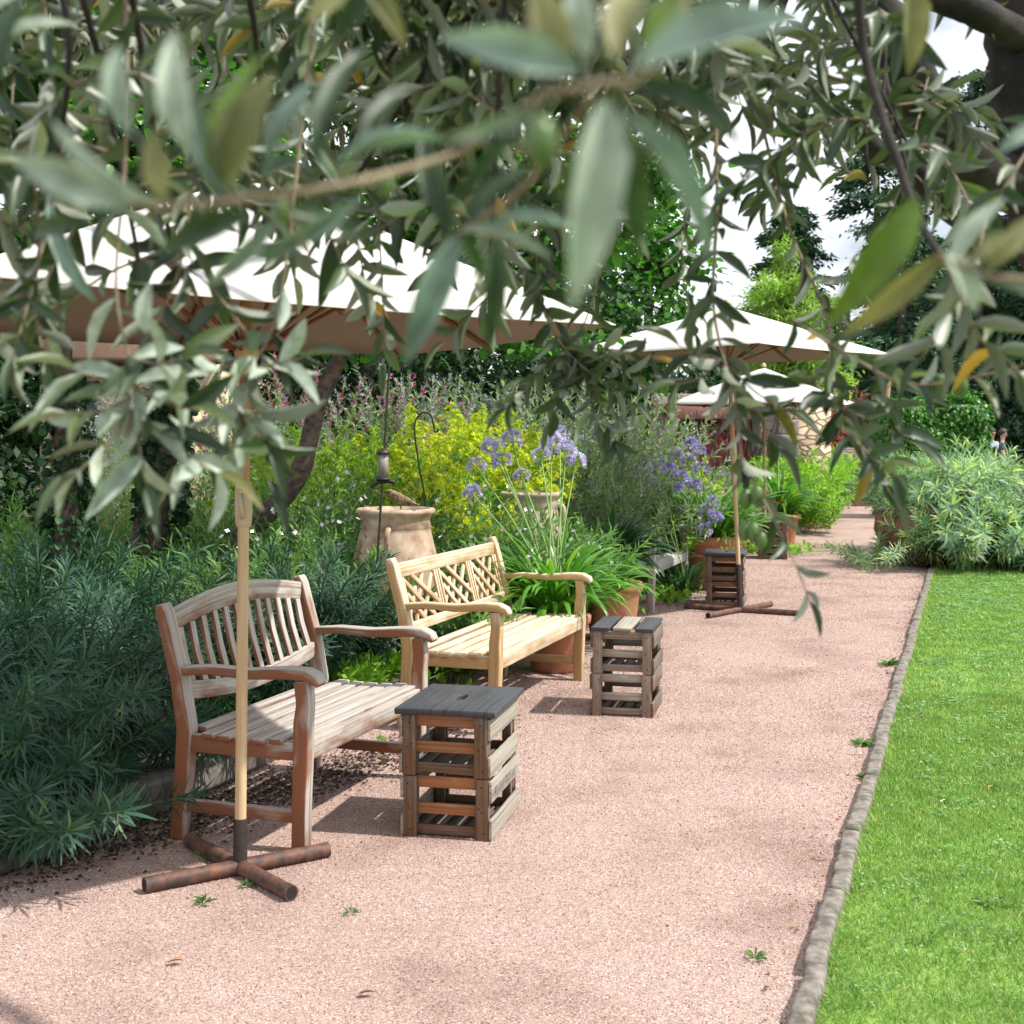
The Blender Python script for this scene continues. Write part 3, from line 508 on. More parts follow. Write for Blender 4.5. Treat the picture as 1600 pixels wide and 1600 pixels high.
# ------------------------------------------------------------------ parasols
def parasol(label, base, R_, rim, peak, arms, sleeve, hinge, lean=(0,0), nseg=4, rot=.2, armr=.026, corners=None):
    t = thing('parasol', label, 'parasol', base, 0, 'parasols standing along the path'); lx, ly = lean
    def ax(z): return (lx*z, ly*z, z)
    for (dx, dy, L0, L1) in arms:
        d = Vector((dx,dy,0)).normalized()
        for l in (L0, L1):
            mb = MB(); p0 = d*(.0 if l > 0 else -.0); p1 = d*l; tube(mb, [(p0.x,p0.y,armr), (p1.x*.5,p1.y*.5,armr), (p1.x,p1.y,armr)], armr, 16, cap=False)
            e = Vector(p1)-d*(.012 if l > 0 else -.012); tube(mb, [(p1.x,p1.y,armr),(p1.x-.0001*d.x,p1.y-.0001*d.y,armr)], [armr, armr-.005], 16, cap=False); tube(mb, [(p1.x,p1.y,armr),(p1.x*.85,p1.y*.85,armr)], armr-.005, 16, 1, cap=True)  # black end disc paints the shade inside the hollow tube
            mb.build('foot_tube', [M['rust'], M['black']], t, smooth=True)
    mb = MB(); tube(mb, [ax(.0), ax(sleeve*.5), ax(sleeve)], .024, 16); mb.build('steel_sleeve', M['dark_steel'], t, smooth=True)
    mb = MB(); tube(mb, [ax(sleeve-.02), ax((sleeve+hinge)/2), ax(hinge)], [.0195,.0195,.0195], 16); mb.build('pole', M['pole'], t, smooth=True)
    mb = MB(); tube(mb, [ax(hinge-.0), ax(hinge+.01), ax(hinge+.04), ax(hinge+.12), ax(hinge+.15), ax(hinge+.155)], [.022,.027,.030,.030,.025,.02], 16); hg = mb.build('hinge_collar', M['plastic'], t, smooth=True)
    mb = MB(); x, y_, z = ax(hinge+.08); ribbon(mb, [(x-.012,y_-.034,z+.045),(x-.004,y_-.040,z+.02),(x+.002,y_-.042,z-.02),(x+.004,y_-.034,z-.05)], [.016,.012,.012,.018], .008, (1,0,0)); lathe(mb, [(0,-.006),(.013,-.006),(.013,.006),(0,.006)], 12, 0, (x-.01,y_-.032,z+.04)); mb.build('crank', M['plastic'], hg, smooth=True)
    mb = MB(); tube(mb, [ax(hinge+.14), ax(rim), ax(peak-.02)], .0195, 16); mb.build('pole', M['pole_up'], t, smooth=True)
    X, Y_, _ = ax(peak); n = nseg; k = 10; crs = corners or [(rot, R_), (rot+math.pi/2, R_)]; crn = [(rr*math.cos(aa+h_), rr*math.sin(aa+h_)) for h_ in (0, math.pi) for aa, rr in crs]; rb_ = []
    for q in range(4): a0, b0 = crn[q], crn[(q+1)%4]; rb_ += [a0, ((a0[0]+b0[0])/2, (a0[1]+b0[1])/2)]
    Vc = [(X, Y_, peak)]; rows = []
    for j in range(1, k+1):
        f = j/k; row = []
        for i in range(n*8):
            q = i//8; seg = (i % 8)/8; c0 = crn[q%4]; c1 = crn[(q+1)%4]; sag = -.012*math.sin(math.pi*seg)*f
            row.append((X+(c0[0]*(1-seg)+c1[0]*seg)*f, Y_+(c0[1]*(1-seg)+c1[1]*seg)*f, rim+(peak-rim)*(1-f)+sag))
        rows.append(row)
    m4 = n*8; V = [Vc[0]]+[p for r in rows for p in r]; mb = MB(); Fq = []
    for j in range(k-1):
        for i in range(m4): a = 1+j*m4; Fq.append((a+i, a+m4+i, a+m4+(i+1)%m4, a+(i+1)%m4))
    mb.quads(V, Fq); mb.v.append(np.zeros((0,3)))
    mb.l.append(np.array([[0,1+i,1+(i+1)%m4] for i in range(m4)]).ravel()); mb.c.append(np.full(m4,3)); mb.m.append(np.zeros(m4,int)); mb.uv.append(np.zeros((m4*3,2)))
    cn = mb.build('canopy', [M['canvas'], M['underside_shade']], t, smooth=True); so_ = cn.modifiers.new('thick','SOLIDIFY'); so_.thickness = .004; so_.offset = -1; so_.material_offset = 1; so_.material_offset_rim = 0
    for i in range(2*n):
        mb = MB(); rx, ry = rb_[i]; R_ = math.hypot(rx,ry); kf = 1; c, s = rx/R_, ry/R_
        pr = [(X+R_*kf*f*c, Y_+R_*kf*f*s, rim+(peak-rim)*(1-f)-.016-(i%2)*.016) for f in (.02,.3,.6,.85,.985)]; ribbon(mb, pr, .014, .018, (-s,c,0))
        zc = rim+.02; ribbon(mb, [(X+.04*c,Y_+.04*s,zc-.10),(X+R_*kf*.5*c,Y_+R_*kf*.5*s,rim+(peak-rim)*.5-.03)], .010, .012, (-s,c,0)); mb.build('rib', M['redwood'], t)
    mb = MB(); lathe(mb, [(.0,-.03),(.04,-.03),(.045,0),(.045,.03),(0,.03)], 16, 0, (X,Y_,rim-.08)); mb.build('hub', M['pole'], t, smooth=True)
    mb = MB(); lathe(mb, [(.03,0),(.035,.02),(.02,.05),(0,.06)], 16, 0, (X,Y_,peak+.004)); mb.build('finial', M['pole'], t, smooth=True)
    return t
b1 = G(375, 1366)
parasol('nearest cream parasol on a rusty four-armed tube foot in front of the reddish slatted bench', b1, 1.37, 1.86, 2.37, [(-.60,-.42,-.0,.0)]*0+[(.53,.36,-.33,.33),(.46,-.55,-.38,.34)], .19, 1.18, (.01,.0), corners=[(-.06,1.25),(math.pi/2-.26,1.52)])
b2 = G(1157, 957)
parasol('second cream parasol standing before the crate stool with a black top, wide tube foot', b2, 1.42, 2.19, 2.60, [(.9,-.48,-.5,.5),(.71,.8,-.5,.5)], .41, 1.3, (-.045,0), rot=.0, armr=.025)
parasol('farther cream parasol whose pole stands behind the brown crate stool', (3.36,17.4,0), 1.32, 1.93, 2.42, [(.9,-.48,-.45,.45),(.71,.8,-.45,.45)], .35, 1.25, (-.01,0), rot=.1)
mb = MB(); tube(mb, [W(1372,785,27), W(1378,700,27), W(1393,560,27)], [.05,.05,.045], 8); tag(mb.build('leaning_pole', M['pole'], smooth=True), 'thin bare wooden pole leaning beside the ivy covered block', 'pole')
# ------------------------------------------------------------------ pots, jars
def pot(label, loc, r, h, m, kind='pot', grp=None, name='plant_pot', cat='pot'):
    mb = MB()
    if kind == 'pot': pr = [(0,0),(.70*r,0),(.74*r,.02),(.92*r,h*.82),(.94*r,h*.84),(1.03*r,h*.85),(1.05*r,h*.97),(1.0*r,h),(.9*r,h),(.88*r,h*.88),(0,h*.86)]
    elif kind == 'jar': pr = [(0,0),(.62*r,0),(.70*r,h*.08),(1.08*r,h*.35),(1.14*r,h*.52),(1.06*r,h*.70),(.90*r,h*.86),(.875*r,h*.885),(.90*r,h*.89),(.86*r,h*.93),(.93*r,h*.96),(1.0*r,h*.975),(1.0*r,h*.99),(.96*r,h),(.84*r,h*.995),(.80*r,h*.95),(.86*r,h*.86),(.95*r,h*.6),(0,h*.5)]
    else: pr = [(0,0),(.45*r,0),(.60*r,h*.06),(.88*r,h*.32),(1.0*r,h*.62),(.97*r,h*.86),(.90*r,h*.93),(.96*r,h*.97),(.92*r,h),(.84*r,h*.99),(.84*r,h*.9),(0,h*.88)]
    lathe(mb, pr, 48, wob=.012); o = mb.build(name, m, loc=loc, smooth=True); tag(o, label, cat, grp); return o
def handle(jar, r, z, a):
    mb = MB(); c, s = math.cos(a), math.sin(a); f = lambda rr, zz: (rr*c, rr*s, zz); tube(mb, spline([f(r*.97,z+.07), f(r*1.12,z+.06), f(r*1.16,z), f(r*1.05,z-.07)], 4), .018, 10); mb.build('handle', jar.data.materials[0], jar, smooth=True)
j1 = pot('large pale terracotta jar with a bird on its rim, behind the honey coloured bench', (-.72,8.1,0), .245, 1.05, M['terra_old'], 'jar', 'large jars in the planting bed', 'garden_jar', 'jar'); handle(j1, .245, .86, rad(-95))
j2 = pot('large grey-brown terracotta jar behind the lily stems, without a bird', (.14,10.1,0), .235, 1.07, M['terra_grey'], 'jar', 'large jars in the planting bed', 'garden_jar', 'jar'); handle(j2, .235, .9, rad(-20))
GP = 'terracotta pots of strap-leaved lilies'
pot('brown terracotta pot standing between the honey coloured bench and its lilies, lowest of the pots', (.28,8.38,0), .215, .36, M['terra'], grp=GP)
pot('orange terracotta pot right behind the bright green lilies, near the crate with three boards', (.74,9.7,0), .22, .42, M['terra'], grp=GP)
pot('wide terracotta pot with a rope band under pale blue lilies behind the black topped crate', (1.98,13.0,0), .33, .52, M['terra'], grp=GP)
pot('terracotta pot partly behind the farther parasol pole', (3.75,18.4,0), .28, .42, M['terra'], grp=GP)
pot('small bright orange pot near the far bench', (5.62,23.6,0), .22, .36, M['terra'], grp=GP)
mb = MB(); a = [i/60*2*math.pi for i in range(61)]; tube(mb, [(1.98+.325*math.cos(x), 13+.325*math.sin(x), .34+.006*math.sin(30*x)) for x in a], .014, 6, cap=False); tag(mb.build('rope', M['pole'], smooth=True), 'rope tied round the wide terracotta pot', 'rope')
pot('huge round-bellied terracotta pot full of pale spurge at the corner of the lawn', (4.86,15.3,0), .62, .68, plain('shaded_weathered_terracotta', (.32,.14,.08), .85, .3, 7, 0, .5, (.13,.07,.05)), 'belly', name='urn', cat='pot')  # weathered clay, with shade around the belly darkened into its colour
# ------------------------------------------------------------------ plants
def strap_clump(mb, c, n, L0, L1, wd, e0=35, e1=85, bend=95, mat_=0, rb=.1):
    a = R.uniform(0,2*math.pi,n); L = R.uniform(L0,L1,n); e = np.radians(R.uniform(e0,e1,n)); bd = np.radians(bend*R.uniform(.6,1.3,n)); K = 9
    base = np.stack([c[0]+rb*np.cos(a)*R.random(n), c[1]+rb*np.sin(a)*R.random(n), np.full(n,c[2])],-1); p = base.copy(); tw = R.normal(0,.25,n)
    side = np.stack([-np.sin(a), np.cos(a), tw*.4],-1); rows=[]; 
    for k in range(K):
        t = k/(K-1); el = e-bd*t**1.4; d = np.stack([np.cos(el)*np.cos(a), np.cos(el)*np.sin(a), np.sin(el)],-1); a = a+tw*.12
        wk = wd*min(1, .55+t*1.6)*(1-max(0,(t-.6)/.4)**2*.93); nm = np.cross(side, d)
        rows.append(np.stack([p-side*wk/2+nm*wk*.18, p, p+side*wk/2+nm*wk*.18], 1)); p = p+d*(L/(K-1))[:,None]; p[:,2] = np.maximum(p[:,2], .02)
    V = np.stack(rows,1).reshape(-1,3); fq = np.array([(i*3+k, i*3+k+1, i*3+k+4, i*3+k+3) for i in range(K-1) for k in range(2)])
    mb.quads(V, (fq[None]+(np.arange(n)*K*3)[:,None,None]).reshape(-1,4), mat_)
def umbel_mesh(name, rr, nf, m):
    mb = MB(); d = rdir(nf, -.35, 1)
    for q in d[::2]: tube(mb, [(0,0,0), tuple(q*rr*.8)], .0012, 3, 1, cap=False)
    up = rdir(nf); s = nrm(np.cross(d, up)); s2 = np.cross(d, s)
    for k in range(6):
        a = k*math.pi/3; dd = nrm(d*1.2+(s*math.cos(a)+s2*math.sin(a))*.75); scatter(mb, d*rr*.72, dd, d, rr*.5, rr*.22, T_RH)
    me = mb.build(name, [m, M['stem']]); d_ = me.data; bpy.data.objects.remove(me); return d_
UM = umbel_mesh('flower_head', .072, 40, M['lilac']); UV_ = umbel_mesh('flower_head', .066, 44, M['violet']); UW = umbel_mesh('flower_head', .076, 36, petal('pale_lilac_petal', (.45,.42,.68), (.74,.70,.86)))
def lily(label, loc, n, L0, L1, wd, m, heads, zb=.35, bend=95, um=UM, e0=35, rb=.12):
    t = thing('lily_plant', label, 'lily', (loc[0],loc[1],0), 0, 'blue lilies in pots and in the bed')
    mb = MB(); strap_clump(mb, (0,0,zb), n, L0, L1, wd, e0, 86, bend, rb=rb); mb.build('foliage', m, t, smooth=True)
    for px, py, Y, s in heads:
        p = W(px,py,Y)-Vector((loc[0],loc[1],0)); b = Vector((random.uniform(-.08,.08),random.uniform(-.08,.08),zb)); mid = b.lerp(p,.5)+Vector((0,0,.05)); sp_ = spline([b, mid, p], 6)
        mb = MB(); tube(mb, sp_, .0055, 6); st = mb.build('flower_stalk', M['stem'], t, smooth=True)
        o = bpy.data.objects.new('flower_head', um if random.random() < .75 else UW); C.objects.link(o); o.parent = st; o.location = p; o.scale = (s*.82,)*3; o.rotation_euler = (random.uniform(-.4,.4),random.uniform(-.4,.4),random.uniform(0,6))
    return t
lily('bright lilies with tall stems of pale lilac flowers behind the honey coloured bench', (.27,8.42), 230, .42, .74, .034, M['strap'],
     [(770,700,8.9,1.2),(800,688,9.0,1.2),(785,722,8.7,1.1),(745,730,8.6,1.0),(738,772,8.4,1.0),(862,690,9.0,1.3),(885,705,8.9,1.2),(845,712,8.8,1.0),(815,745,8.9,.9),(875,680,9.2,1.1),(900,722,8.9,1.1)], .36, 105, UW, rb=.16)
lily('flowerless bright green lily leaves spilling over the orange pot near the three-board crate', (.62,9.3), 90, .34, .54, .036, M['strap'], [], .36, 115, rb=.14)
lily('dark green lilies beside the plain grey bench, with violet flowers above', (.76,10.6), 230, .40, .66, .045, M['strap_d'], [(910,690,12,.9),(935,680,12,1),(958,700,12,1),(968,668,12,1.1),(955,672,12,1)], .42, 95, UV_, rb=.2)
lily('lilies with large blue flower heads in the wide terracotta pot', (1.98,13.0), 190, .45, .8, .04, M['strap'], [(1055,712,12.6,1.3),(1075,722,12.5,1.3),(1048,735,12.4,1.2),(1090,705,12.6,1.3),(1065,748,12.4,1.3),(1085,760,12.4,1.2),(1080,695,12.8,1.2),(1030,722,12.8,1.1),(1105,800,12.4,1.3),(1118,812,12.3,1.3),(1100,830,12.3,1.2),(1112,786,12.5,1.1),(1095,735,12.6,1.3),(1060,765,12.4,1)], .5, 95, UM, rb=.25)
lily('lilies with small pale heads by the farther parasol pole', (3.75,18.4), 150, .5, .85, .045, M['strap'], [(1140,745,18,1.2),(1155,730,18,1.2),(1215,700,19,1.3),(1218,688,19,1.2)], .42, 95, UM, rb=.2)
lily('small potted lily with one pale flower head near the far bench', (5.62,23.6), 110, .5, .85, .05, M['strap'], [(1265,712,22.5,1.9),(1272,718,22.5,1.5)], .36, 95, UW, rb=.2)
lily('pale pinkish lilies leaning in the bed between the grey bench and the red shed', (1.6,12.2), 50, .3, .6, .03, M['strap_d'], [(1005,735,12,1.3),(1012,752,12,1.2),(995,742,12,1.1),(1030,735,12.2,1.1)], .05, 90, UW)
lily('short lilies behind the pale grey bench under the red shed', (3.3,20), 60, .4, .7, .05, M['strap'], [(1128,742,19.5,1.2),(1148,752,19.5,1.1),(1160,735,19.5,1.1)], .1, 90, UM)

def stems_of(n, c, rad_, h0, h1, spread, seg=7, droop=0):
    """n curved stems: array (n, seg, 3)"""
    a = R.uniform(0,2*math.pi,n); rr = rad_*np.sqrt(R.random(n)); base = np.stack([c[0]+rr*np.cos(a)*.6, c[1]+rr*np.sin(a)*.6, np.full(n,c[2])],-1)
    h = R.uniform(h0,h1,n); tp = base+np.stack([np.cos(a)*rr*spread+R.normal(0,.06,n), np.sin(a)*rr*spread+R.normal(0,.06,n), h*(1-.25*(rr/rad_)**2)],-1)
    t = np.linspace(0,1,seg)[None,:,None]; out_ = np.stack([tp[:,0]-base[:,0], tp[:,1]-base[:,1], 0*h],-1)
    return base[:,None]+(tp-base)[:,None]*t + out_[:,None]*(t**2-t)*.6 + A(0,0,1)*((t-t**2)*h[:,None,None]*.15) - A(0,0,1)*droop*t**3
def interp(S, ti, f):
    k = S.shape[1]-1; x = np.clip(f*k, 0, k-1e-6); i = x.astype(int); u = (x-i)[:,None]; return S[ti,i]*(1-u)+S[ti,i+1]*u, nrm(S[ti,i+1]-S[ti,i])
def dress(mb, S, per, t0, t1, L, Wd, ang, T, mat_=0, ang_tip=None, Lvar=.25, curl=-.1):
    n = len(S); ti = np.repeat(np.arange(n), per); j = np.tile(np.arange(per), n); f = t0+(t1-t0)*(j+R.random(n*per)*.6)/per; P_, D_ = interp(S, ti, f)
    ga = j*2.39996+R.uniform(0,6.28,n)[ti]; ref = np.where(np.abs(D_[:,2:3])>.9, A(1,0,0), A(0,0,1)); X = nrm(np.cross(D_, ref)); Y_ = np.cross(D_, X); o = X*np.cos(ga)[:,None]+Y_*np.sin(ga)[:,None]
    u = (f-t0)/(t1-t0); an = np.radians(ang*(1-u**3)+(ang_tip if ang_tip is not None else ang)*u**3)+R.normal(0,.12,n*per)
    d = D_*np.cos(an)[:,None]+o*np.sin(an)[:,None]; scatter(mb, P_, d, D_, L*R.uniform(1-Lvar,1+Lvar,n*per), Wd*R.uniform(.85,1.15,n*per), T, mat_, curl=np.full(n*per,curl))
def draw_stems(mb, S, r, mat_=0, sides=3, every=1):
    for s in S[::every]: tube(mb, s, np.linspace(r, r*.5, len(s)), sides, mat_, cap=False)
def spurge(label, c, rad_, h0, h1, n, m, spread=1.6, per=105, L=.10, grp='spurge bushes', Wd=.0105):
    t = thing('spurge_bush', label, 'bush', (c[0],c[1],0), 0, grp); S = stems_of(n, (0,0,c[2] if len(c)>2 else 0), rad_, h0, h1, spread)
    mb = MB(); dress(mb, S, per, .38, 1.0, L, Wd, 82, T_LIN, 0, 28); mb.build('foliage', m, t); mb = MB(); draw_stems(mb, S, .006, 0, 4); mb.build('stem', M['stem'] if m is M['euph_l'] else M['herb'], t); return t
spurge('dark blue-green spurge bush right beside the near end of the slatted bench', (-1.98,5.05), .40, .38, .78, 46, M['euph'], 1.35)
spurge('tall dark spurge bush behind the near end of the slatted bench under the tree', (-2.15,6.2), .5, .6, 1.0, 56, M['euph'], 1.3)
spurge('low dark spurge spilling over the bed kerb, nearest of the bushes', (-1.90,4.72), .34, .14, .42, 30, M['euph'], 1.8)
spurge('low dark spurge in deep shade behind the near legs of the slatted bench', (-1.62,5.65), .3, .2, .5, 26, M['euph'], 1.5)
spurge('dark spurge at the very edge of the view, beside the low one', (-2.4,5.0), .5, .45, .9, 50, M['euph'])
spurge('dark spurge standing between the two nearest benches', (-1.18,7.15), .34, .55, .98, 50, M['euph'], 1.3)
spurge('grey-green spurge right behind the arched back of the slatted bench', (-1.55,6.85), .38, .4, .78, 40, M['euph'], 1.3)
spurge('small spurge below the pale jar with the bird', (-.92,7.65), .22, .45, .72, 22, M['euph'], 1.3, 70)
spurge('dark spurge in the shade between the two tree trunks', (-2.5,7.4), .5, .6, .95, 40, M['euph'])
# single long shoots leaning over the near bench arm
S = np.array([[tuple(v) for v in spline([(-1.72,4.9,.2),(-1.50,4.72,.50),(-1.27,4.55,.60)],3)], [tuple(v) for v in spline([(-1.85,4.8,.15),(-1.6,4.6,.40),(-1.42,4.5,.36)],3)], [tuple(v) for v in spline([(-1.9,4.75,.1),(-1.7,4.6,.5),(-1.48,4.5,.62)],3)]])
t = thing('spurge_bush', 'loose spurge shoots leaning over the near armrest end of the slatted bench', 'bush', (0,0,0), 0, 'spurge bushes'); mb = MB(); dress(mb, S, 70, .45, 1, .08, .009, 78, T_LIN, 0, 24); mb.build('foliage', M['euph'], t); mb = MB(); draw_stems(mb, S, .006, 0, 4); mb.build('stem', M['herb'], t)
GS = 'pale spurge at the corner of the lawn'
for lab, c, r_, h0, h1, n, sp_ in (('pale blue-green spurge filling the huge round-bellied pot',(4.98,15.2,.45),.50,.30,.85,90,1.25),('big yellow-green spurge bush beside the round-bellied pot at the lawn edge',(5.75,15.7),.8,.8,1.34,95,1.3),('low sunlit spurge in front of the big yellow-green bush',(5.45,14.75),.5,.3,.75,50,1.6),('pale spurge bush at the outer edge beyond the lawn',(6.9,15.9),.85,.7,1.16,90,1.3),('tall pale spurge behind the round-bellied pot',(5.85,17.2),.7,1.0,1.5,80,1.3),('low blue-green spurge at the outer lawn corner',(6.5,14.7),.6,.3,.75,50,1.5),('low spurge drooping over the belly of the round pot',(5.0,14.55),.40,.35,.80,46,1.6)):
    spurge(lab, c, r_, h0, h1, n, M['euph_l'], sp_, 64, .15, GS, .024)
spurge('thin spurge shoots trailing on the gravel beside the round-bellied pot', (4.05,14.6), .22, .2, .42, 9, M['euph_l'], 3.2, 56, .12, GS, .014)

def herb(label, c, rad_, h0, h1, n, m, name='shrub', cat='shrub', per=40, L=.06, Wd=.014, ang=60, T=T_RH, fl=None, fm=None, nf=0, spread=1.5, grp='herbs and shrubs in the planting bed', t0=.1, seg=7, fsize=.012):
    t = thing(name, label, cat, (c[0],c[1],0), 0, grp); S = stems_of(n, (0,0,c[2] if len(c)>2 else 0), rad_, h0, h1, spread, seg)
    fsize *= 1.45
    mb = MB(); dress(mb, S, per, t0, .97, L*1.25, Wd*1.6, ang, T, 0, 30); mb.build('foliage', m, t); mb = MB(); draw_stems(mb, S, .004, 0, 3, 2); mb.build('stem', M['stem'], t)
    if fl == 'spike':        # slim flower spikes at the tips
        mb = MB(); ti = np.repeat(np.arange(n), nf); f = R.uniform(.84,1.0,n*nf); P_, D_ = interp(S, ti, f); scatter(mb, P_, nrm(D_*.6+rdir(n*nf)), rdir(n*nf), fsize*1.6, fsize, T_RH); mb.build('blossom', fm, t)
    elif fl == 'dots':       # loose small flowers on wiry sprays
        mb = MB(); ti = R.integers(0,n,nf); P_, D_ = interp(S, ti, R.uniform(.55,1.0,nf)); P_ = P_+R.normal(0,.07,(nf,3)); q = rdir(nf,-.2,1)
        s = nrm(np.cross(q, rdir(nf))); s2 = np.cross(q,s)
        for k in range(4): a=k*math.pi/2; scatter(mb, P_, nrm(q*.4+s*math.cos(a)+s2*math.sin(a)), q, fsize, fsize*.8, T_RH)
        mb.build('blossom', fm, t)
    elif fl == 'plume':      # arching one-sided plumes
        mb = MB(); ti = np.repeat(np.arange(n), nf); f = .84+.16*np.tile(np.arange(nf)/nf, n); P_, D_ = interp(S, ti, f); a = R.uniform(0,6.28,n*nf); o = np.stack([np.cos(a),np.sin(a),.55+0*a],-1)
        ln_ = (.17*(1.05-(f-.84)/.16))[:,None]; K = 26
        for k in range(K):
            u = (k+R.random((n*nf,1)))/K; p = P_+o*ln_*u*A(1,1,1)-A(0,0,1)*ln_*u**2*.75; scatter(mb, p, nrm(A(0,0,.7)+rdir(n*nf)*.8), rdir(n*nf), fsize*1.8, fsize*1.0, T_RH)
        mb.build('blossom', fm, t)
    return t
GG = 'goldenrod clumps in flower'
herb('bright yellow goldenrod clump directly behind the hooked iron rod', (-.55,10.3), .38, 1.45, 1.86, 60, M['limeherb'], 'goldenrod','goldenrod', 60,.07,.010,65, fl='plume', fm=M['gold'], nf=9, spread=1.25, grp=GG, fsize=.010)
herb('yellow goldenrod clump with the most golden tips, toward the lilac lilies', (-.12,10.7), .36, 1.35, 1.76, 52, M['limeherb'], 'goldenrod','goldenrod', 60,.07,.010,65, fl='plume', fm=M['gold'], nf=9, spread=1.25, grp=GG, fsize=.010)
herb('lime green goldenrod clump just opening, by the leaning tree trunk', (-1.42,9.9), .42, 1.3, 1.68, 60, M['limeherb'], 'goldenrod','goldenrod', 60,.07,.010,65, fl='plume', fm=petal('lime_bud',(.26,.46,.04),(.50,.64,.05)), nf=7, spread=1.4, grp=GG, fsize=.010)
herb('short goldenrod clump in front of the tall ones, just above the bird', (-.45,9.3), .26, 1.1, 1.42, 26, M['herb'], 'goldenrod','goldenrod', 50,.06,.010,65, fl='plume', fm=M['gold'], nf=9, spread=1.4, grp=GG, fsize=.009)
GW = 'airy clumps of small white and pink flowers'
for i, (x, y_, r_, h_, n_, l) in enumerate(((-1.30,8.6,.42,1.30,60,'airy white flowered clump just behind the slatted bench and the leaning trunk'),(-1.05,9.2,.40,1.45,60,'white flowered clump between the leaning trunk and the bird feeder'),(-.22,8.8,.36,1.15,56,'airy clump with pinkish flowers between the two large jars'),(-1.75,8.4,.42,1.0,50,'green clump with scattered flowers under the leaning trunk'),(-.25,9.5,.4,1.25,50,'white flowered clump behind the bird and its jar'))):
    herb(l, (x,y_), r_, h_*.75, h_, n_, M['herb'], 'wildflower','wildflower', 46,.055,.009,50, fl='dots', fm=M['white'], nf=95, grp=GW, fsize=.014, spread=1.7)
fillers = [(-1.55,7.7,.45,.7,1.0,'herb','lush narrow-leaved plants between the slatted bench and the trunks'),(-1.95,9.3,.5,.8,1.2,'herb','green tall stems behind the trunk bases'),(-2.6,9.2,.6,.6,1.1,'herb','leafy undergrowth around the ivy clad trunks'),(-3.4,9.5,.6,.8,1.3,'herb','light green foliage beyond the thin dark trunk'),
 (-1.0,7.9,.3,.6,.9,'herb','green stems just behind the slatted bench end'),(-.42,8.0,.25,.35,.6,'herb','low green plants under the lattice back of the honey coloured bench'),(.35,9.6,.3,.7,1.0,'herb','dark leafy plants behind the lily stems'),(-.95,7.3,.2,.15,.32,'limeherb','low bright leaves between the two nearest benches')]
for x,y_,r_,h0,h1,m,l in fillers: herb(l, (x,y_), r_, h0, h1, 70, M[m], 'garden_plant','plant', 55,.075,.012,45, spread=1.4, grp='green filler plants in the bed')
mvs = [(-1.9,12.0,.8,1.7,2.35,'magenta','tall grey-green shrub sprinkled with magenta flowers behind the goldenrod'),(-.9,12.6,.8,1.8,2.3,'mauve','tall grey-green shrub with mauve spikes right behind the tallest goldenrod'),(.1,12.8,.8,1.7,2.25,'mauve','tall shrub with mauve spikes behind the lilac lilies'),(1.0,13.4,.75,1.6,2.15,'mauve','tall feathery shrub with mauve spikes over the dark lilies'),(1.7,15.0,.45,1.0,1.45,'violet','shrub with purple spikes at the corner of the red shed'),
 (.55,11.5,.5,1.1,1.55,'mauve','shorter grey herb with dull mauve spikes behind the grey-brown jar'),(1.35,12.9,.45,.8,1.2,'mauve','low grey herb with faded spikes behind the plain grey bench'),(2.0,16.0,.6,.9,1.3,'mauve','grey herb beside the pale grey hidden bench'),(-3.0,12.2,.8,1.6,2.2,'mauve','grey-green shrub behind the tree trunks')]
for x,y_,r_,h0,h1,fm,l in mvs: herb(l, (x,y_), r_, h0, h1, 110, M['greyherb'], 'flowering_shrub','shrub', 60,.085,.012,55, fl='spike', fm=M[fm], nf=26 if x < 0 else 12, spread=1.3, grp='tall shrubs with slim flower spikes', fsize=.013)
herb('yellow-green feathery plant in front of the red shed door', (1.75,13.9), .25, 1.1, 1.42, 26, M['limeherb'], 'garden_plant','plant', 50,.07,.01,60, fl='plume', fm=M['gold'], nf=6, grp='green filler plants in the bed', fsize=.008)
herb('tangle of lime and reddish plants behind the plain grey bench', (1.55,13.0), .45, .6, .95, 60, M['limeherb'], 'garden_plant','plant', 45,.06,.011,60, fl='dots', fm=M['redleaf'], nf=60, grp='green filler plants in the bed')
herb('dark red leaved plant at the foot of the red shed', (2.6,17.5), .5, .6, 1.0, 40, M['redleaf'], 'garden_plant','plant', 40,.07,.016,60, grp='green filler plants in the bed')
for x,y_,r_,h0,h1,l in ((4.6,20.5,.6,1.0,1.45,'sunlit yellow-green shrub in front of the rubble stone wall'),(4.95,22.4,.5,1.0,1.5,'sunlit lime shrub at the corner of the rubble wall'),(3.9,20.2,.5,.8,1.2,'green shrub in front of the stone quoins behind the farther parasol')):
    herb(l, (x,y_), r_, h0, h1, 80, M['limeherb'], 'shrub','shrub', 50,.10,.022,60, grp='sunlit shrubs before the stone shed')
for x,y_,n_,l in ((.50,10.9,18,'low weeds under the plain grey bench near the orange pot'),(1.35,12.2,16,'low weeds under the plain grey bench at its far end'),(-.8,7.35,18,'low creeping leaves behind the near leg of the honey coloured bench'),(3.4,16.9,14,'low weeds by the pale grey hidden bench')):
    herb(l, (x,y_), .35, .08, .16, n_*2, M['limeherb'], 'ground_plant','plant', 8,.05,.035,75, T=T_RND, grp='low weeds at the foot of the bed')

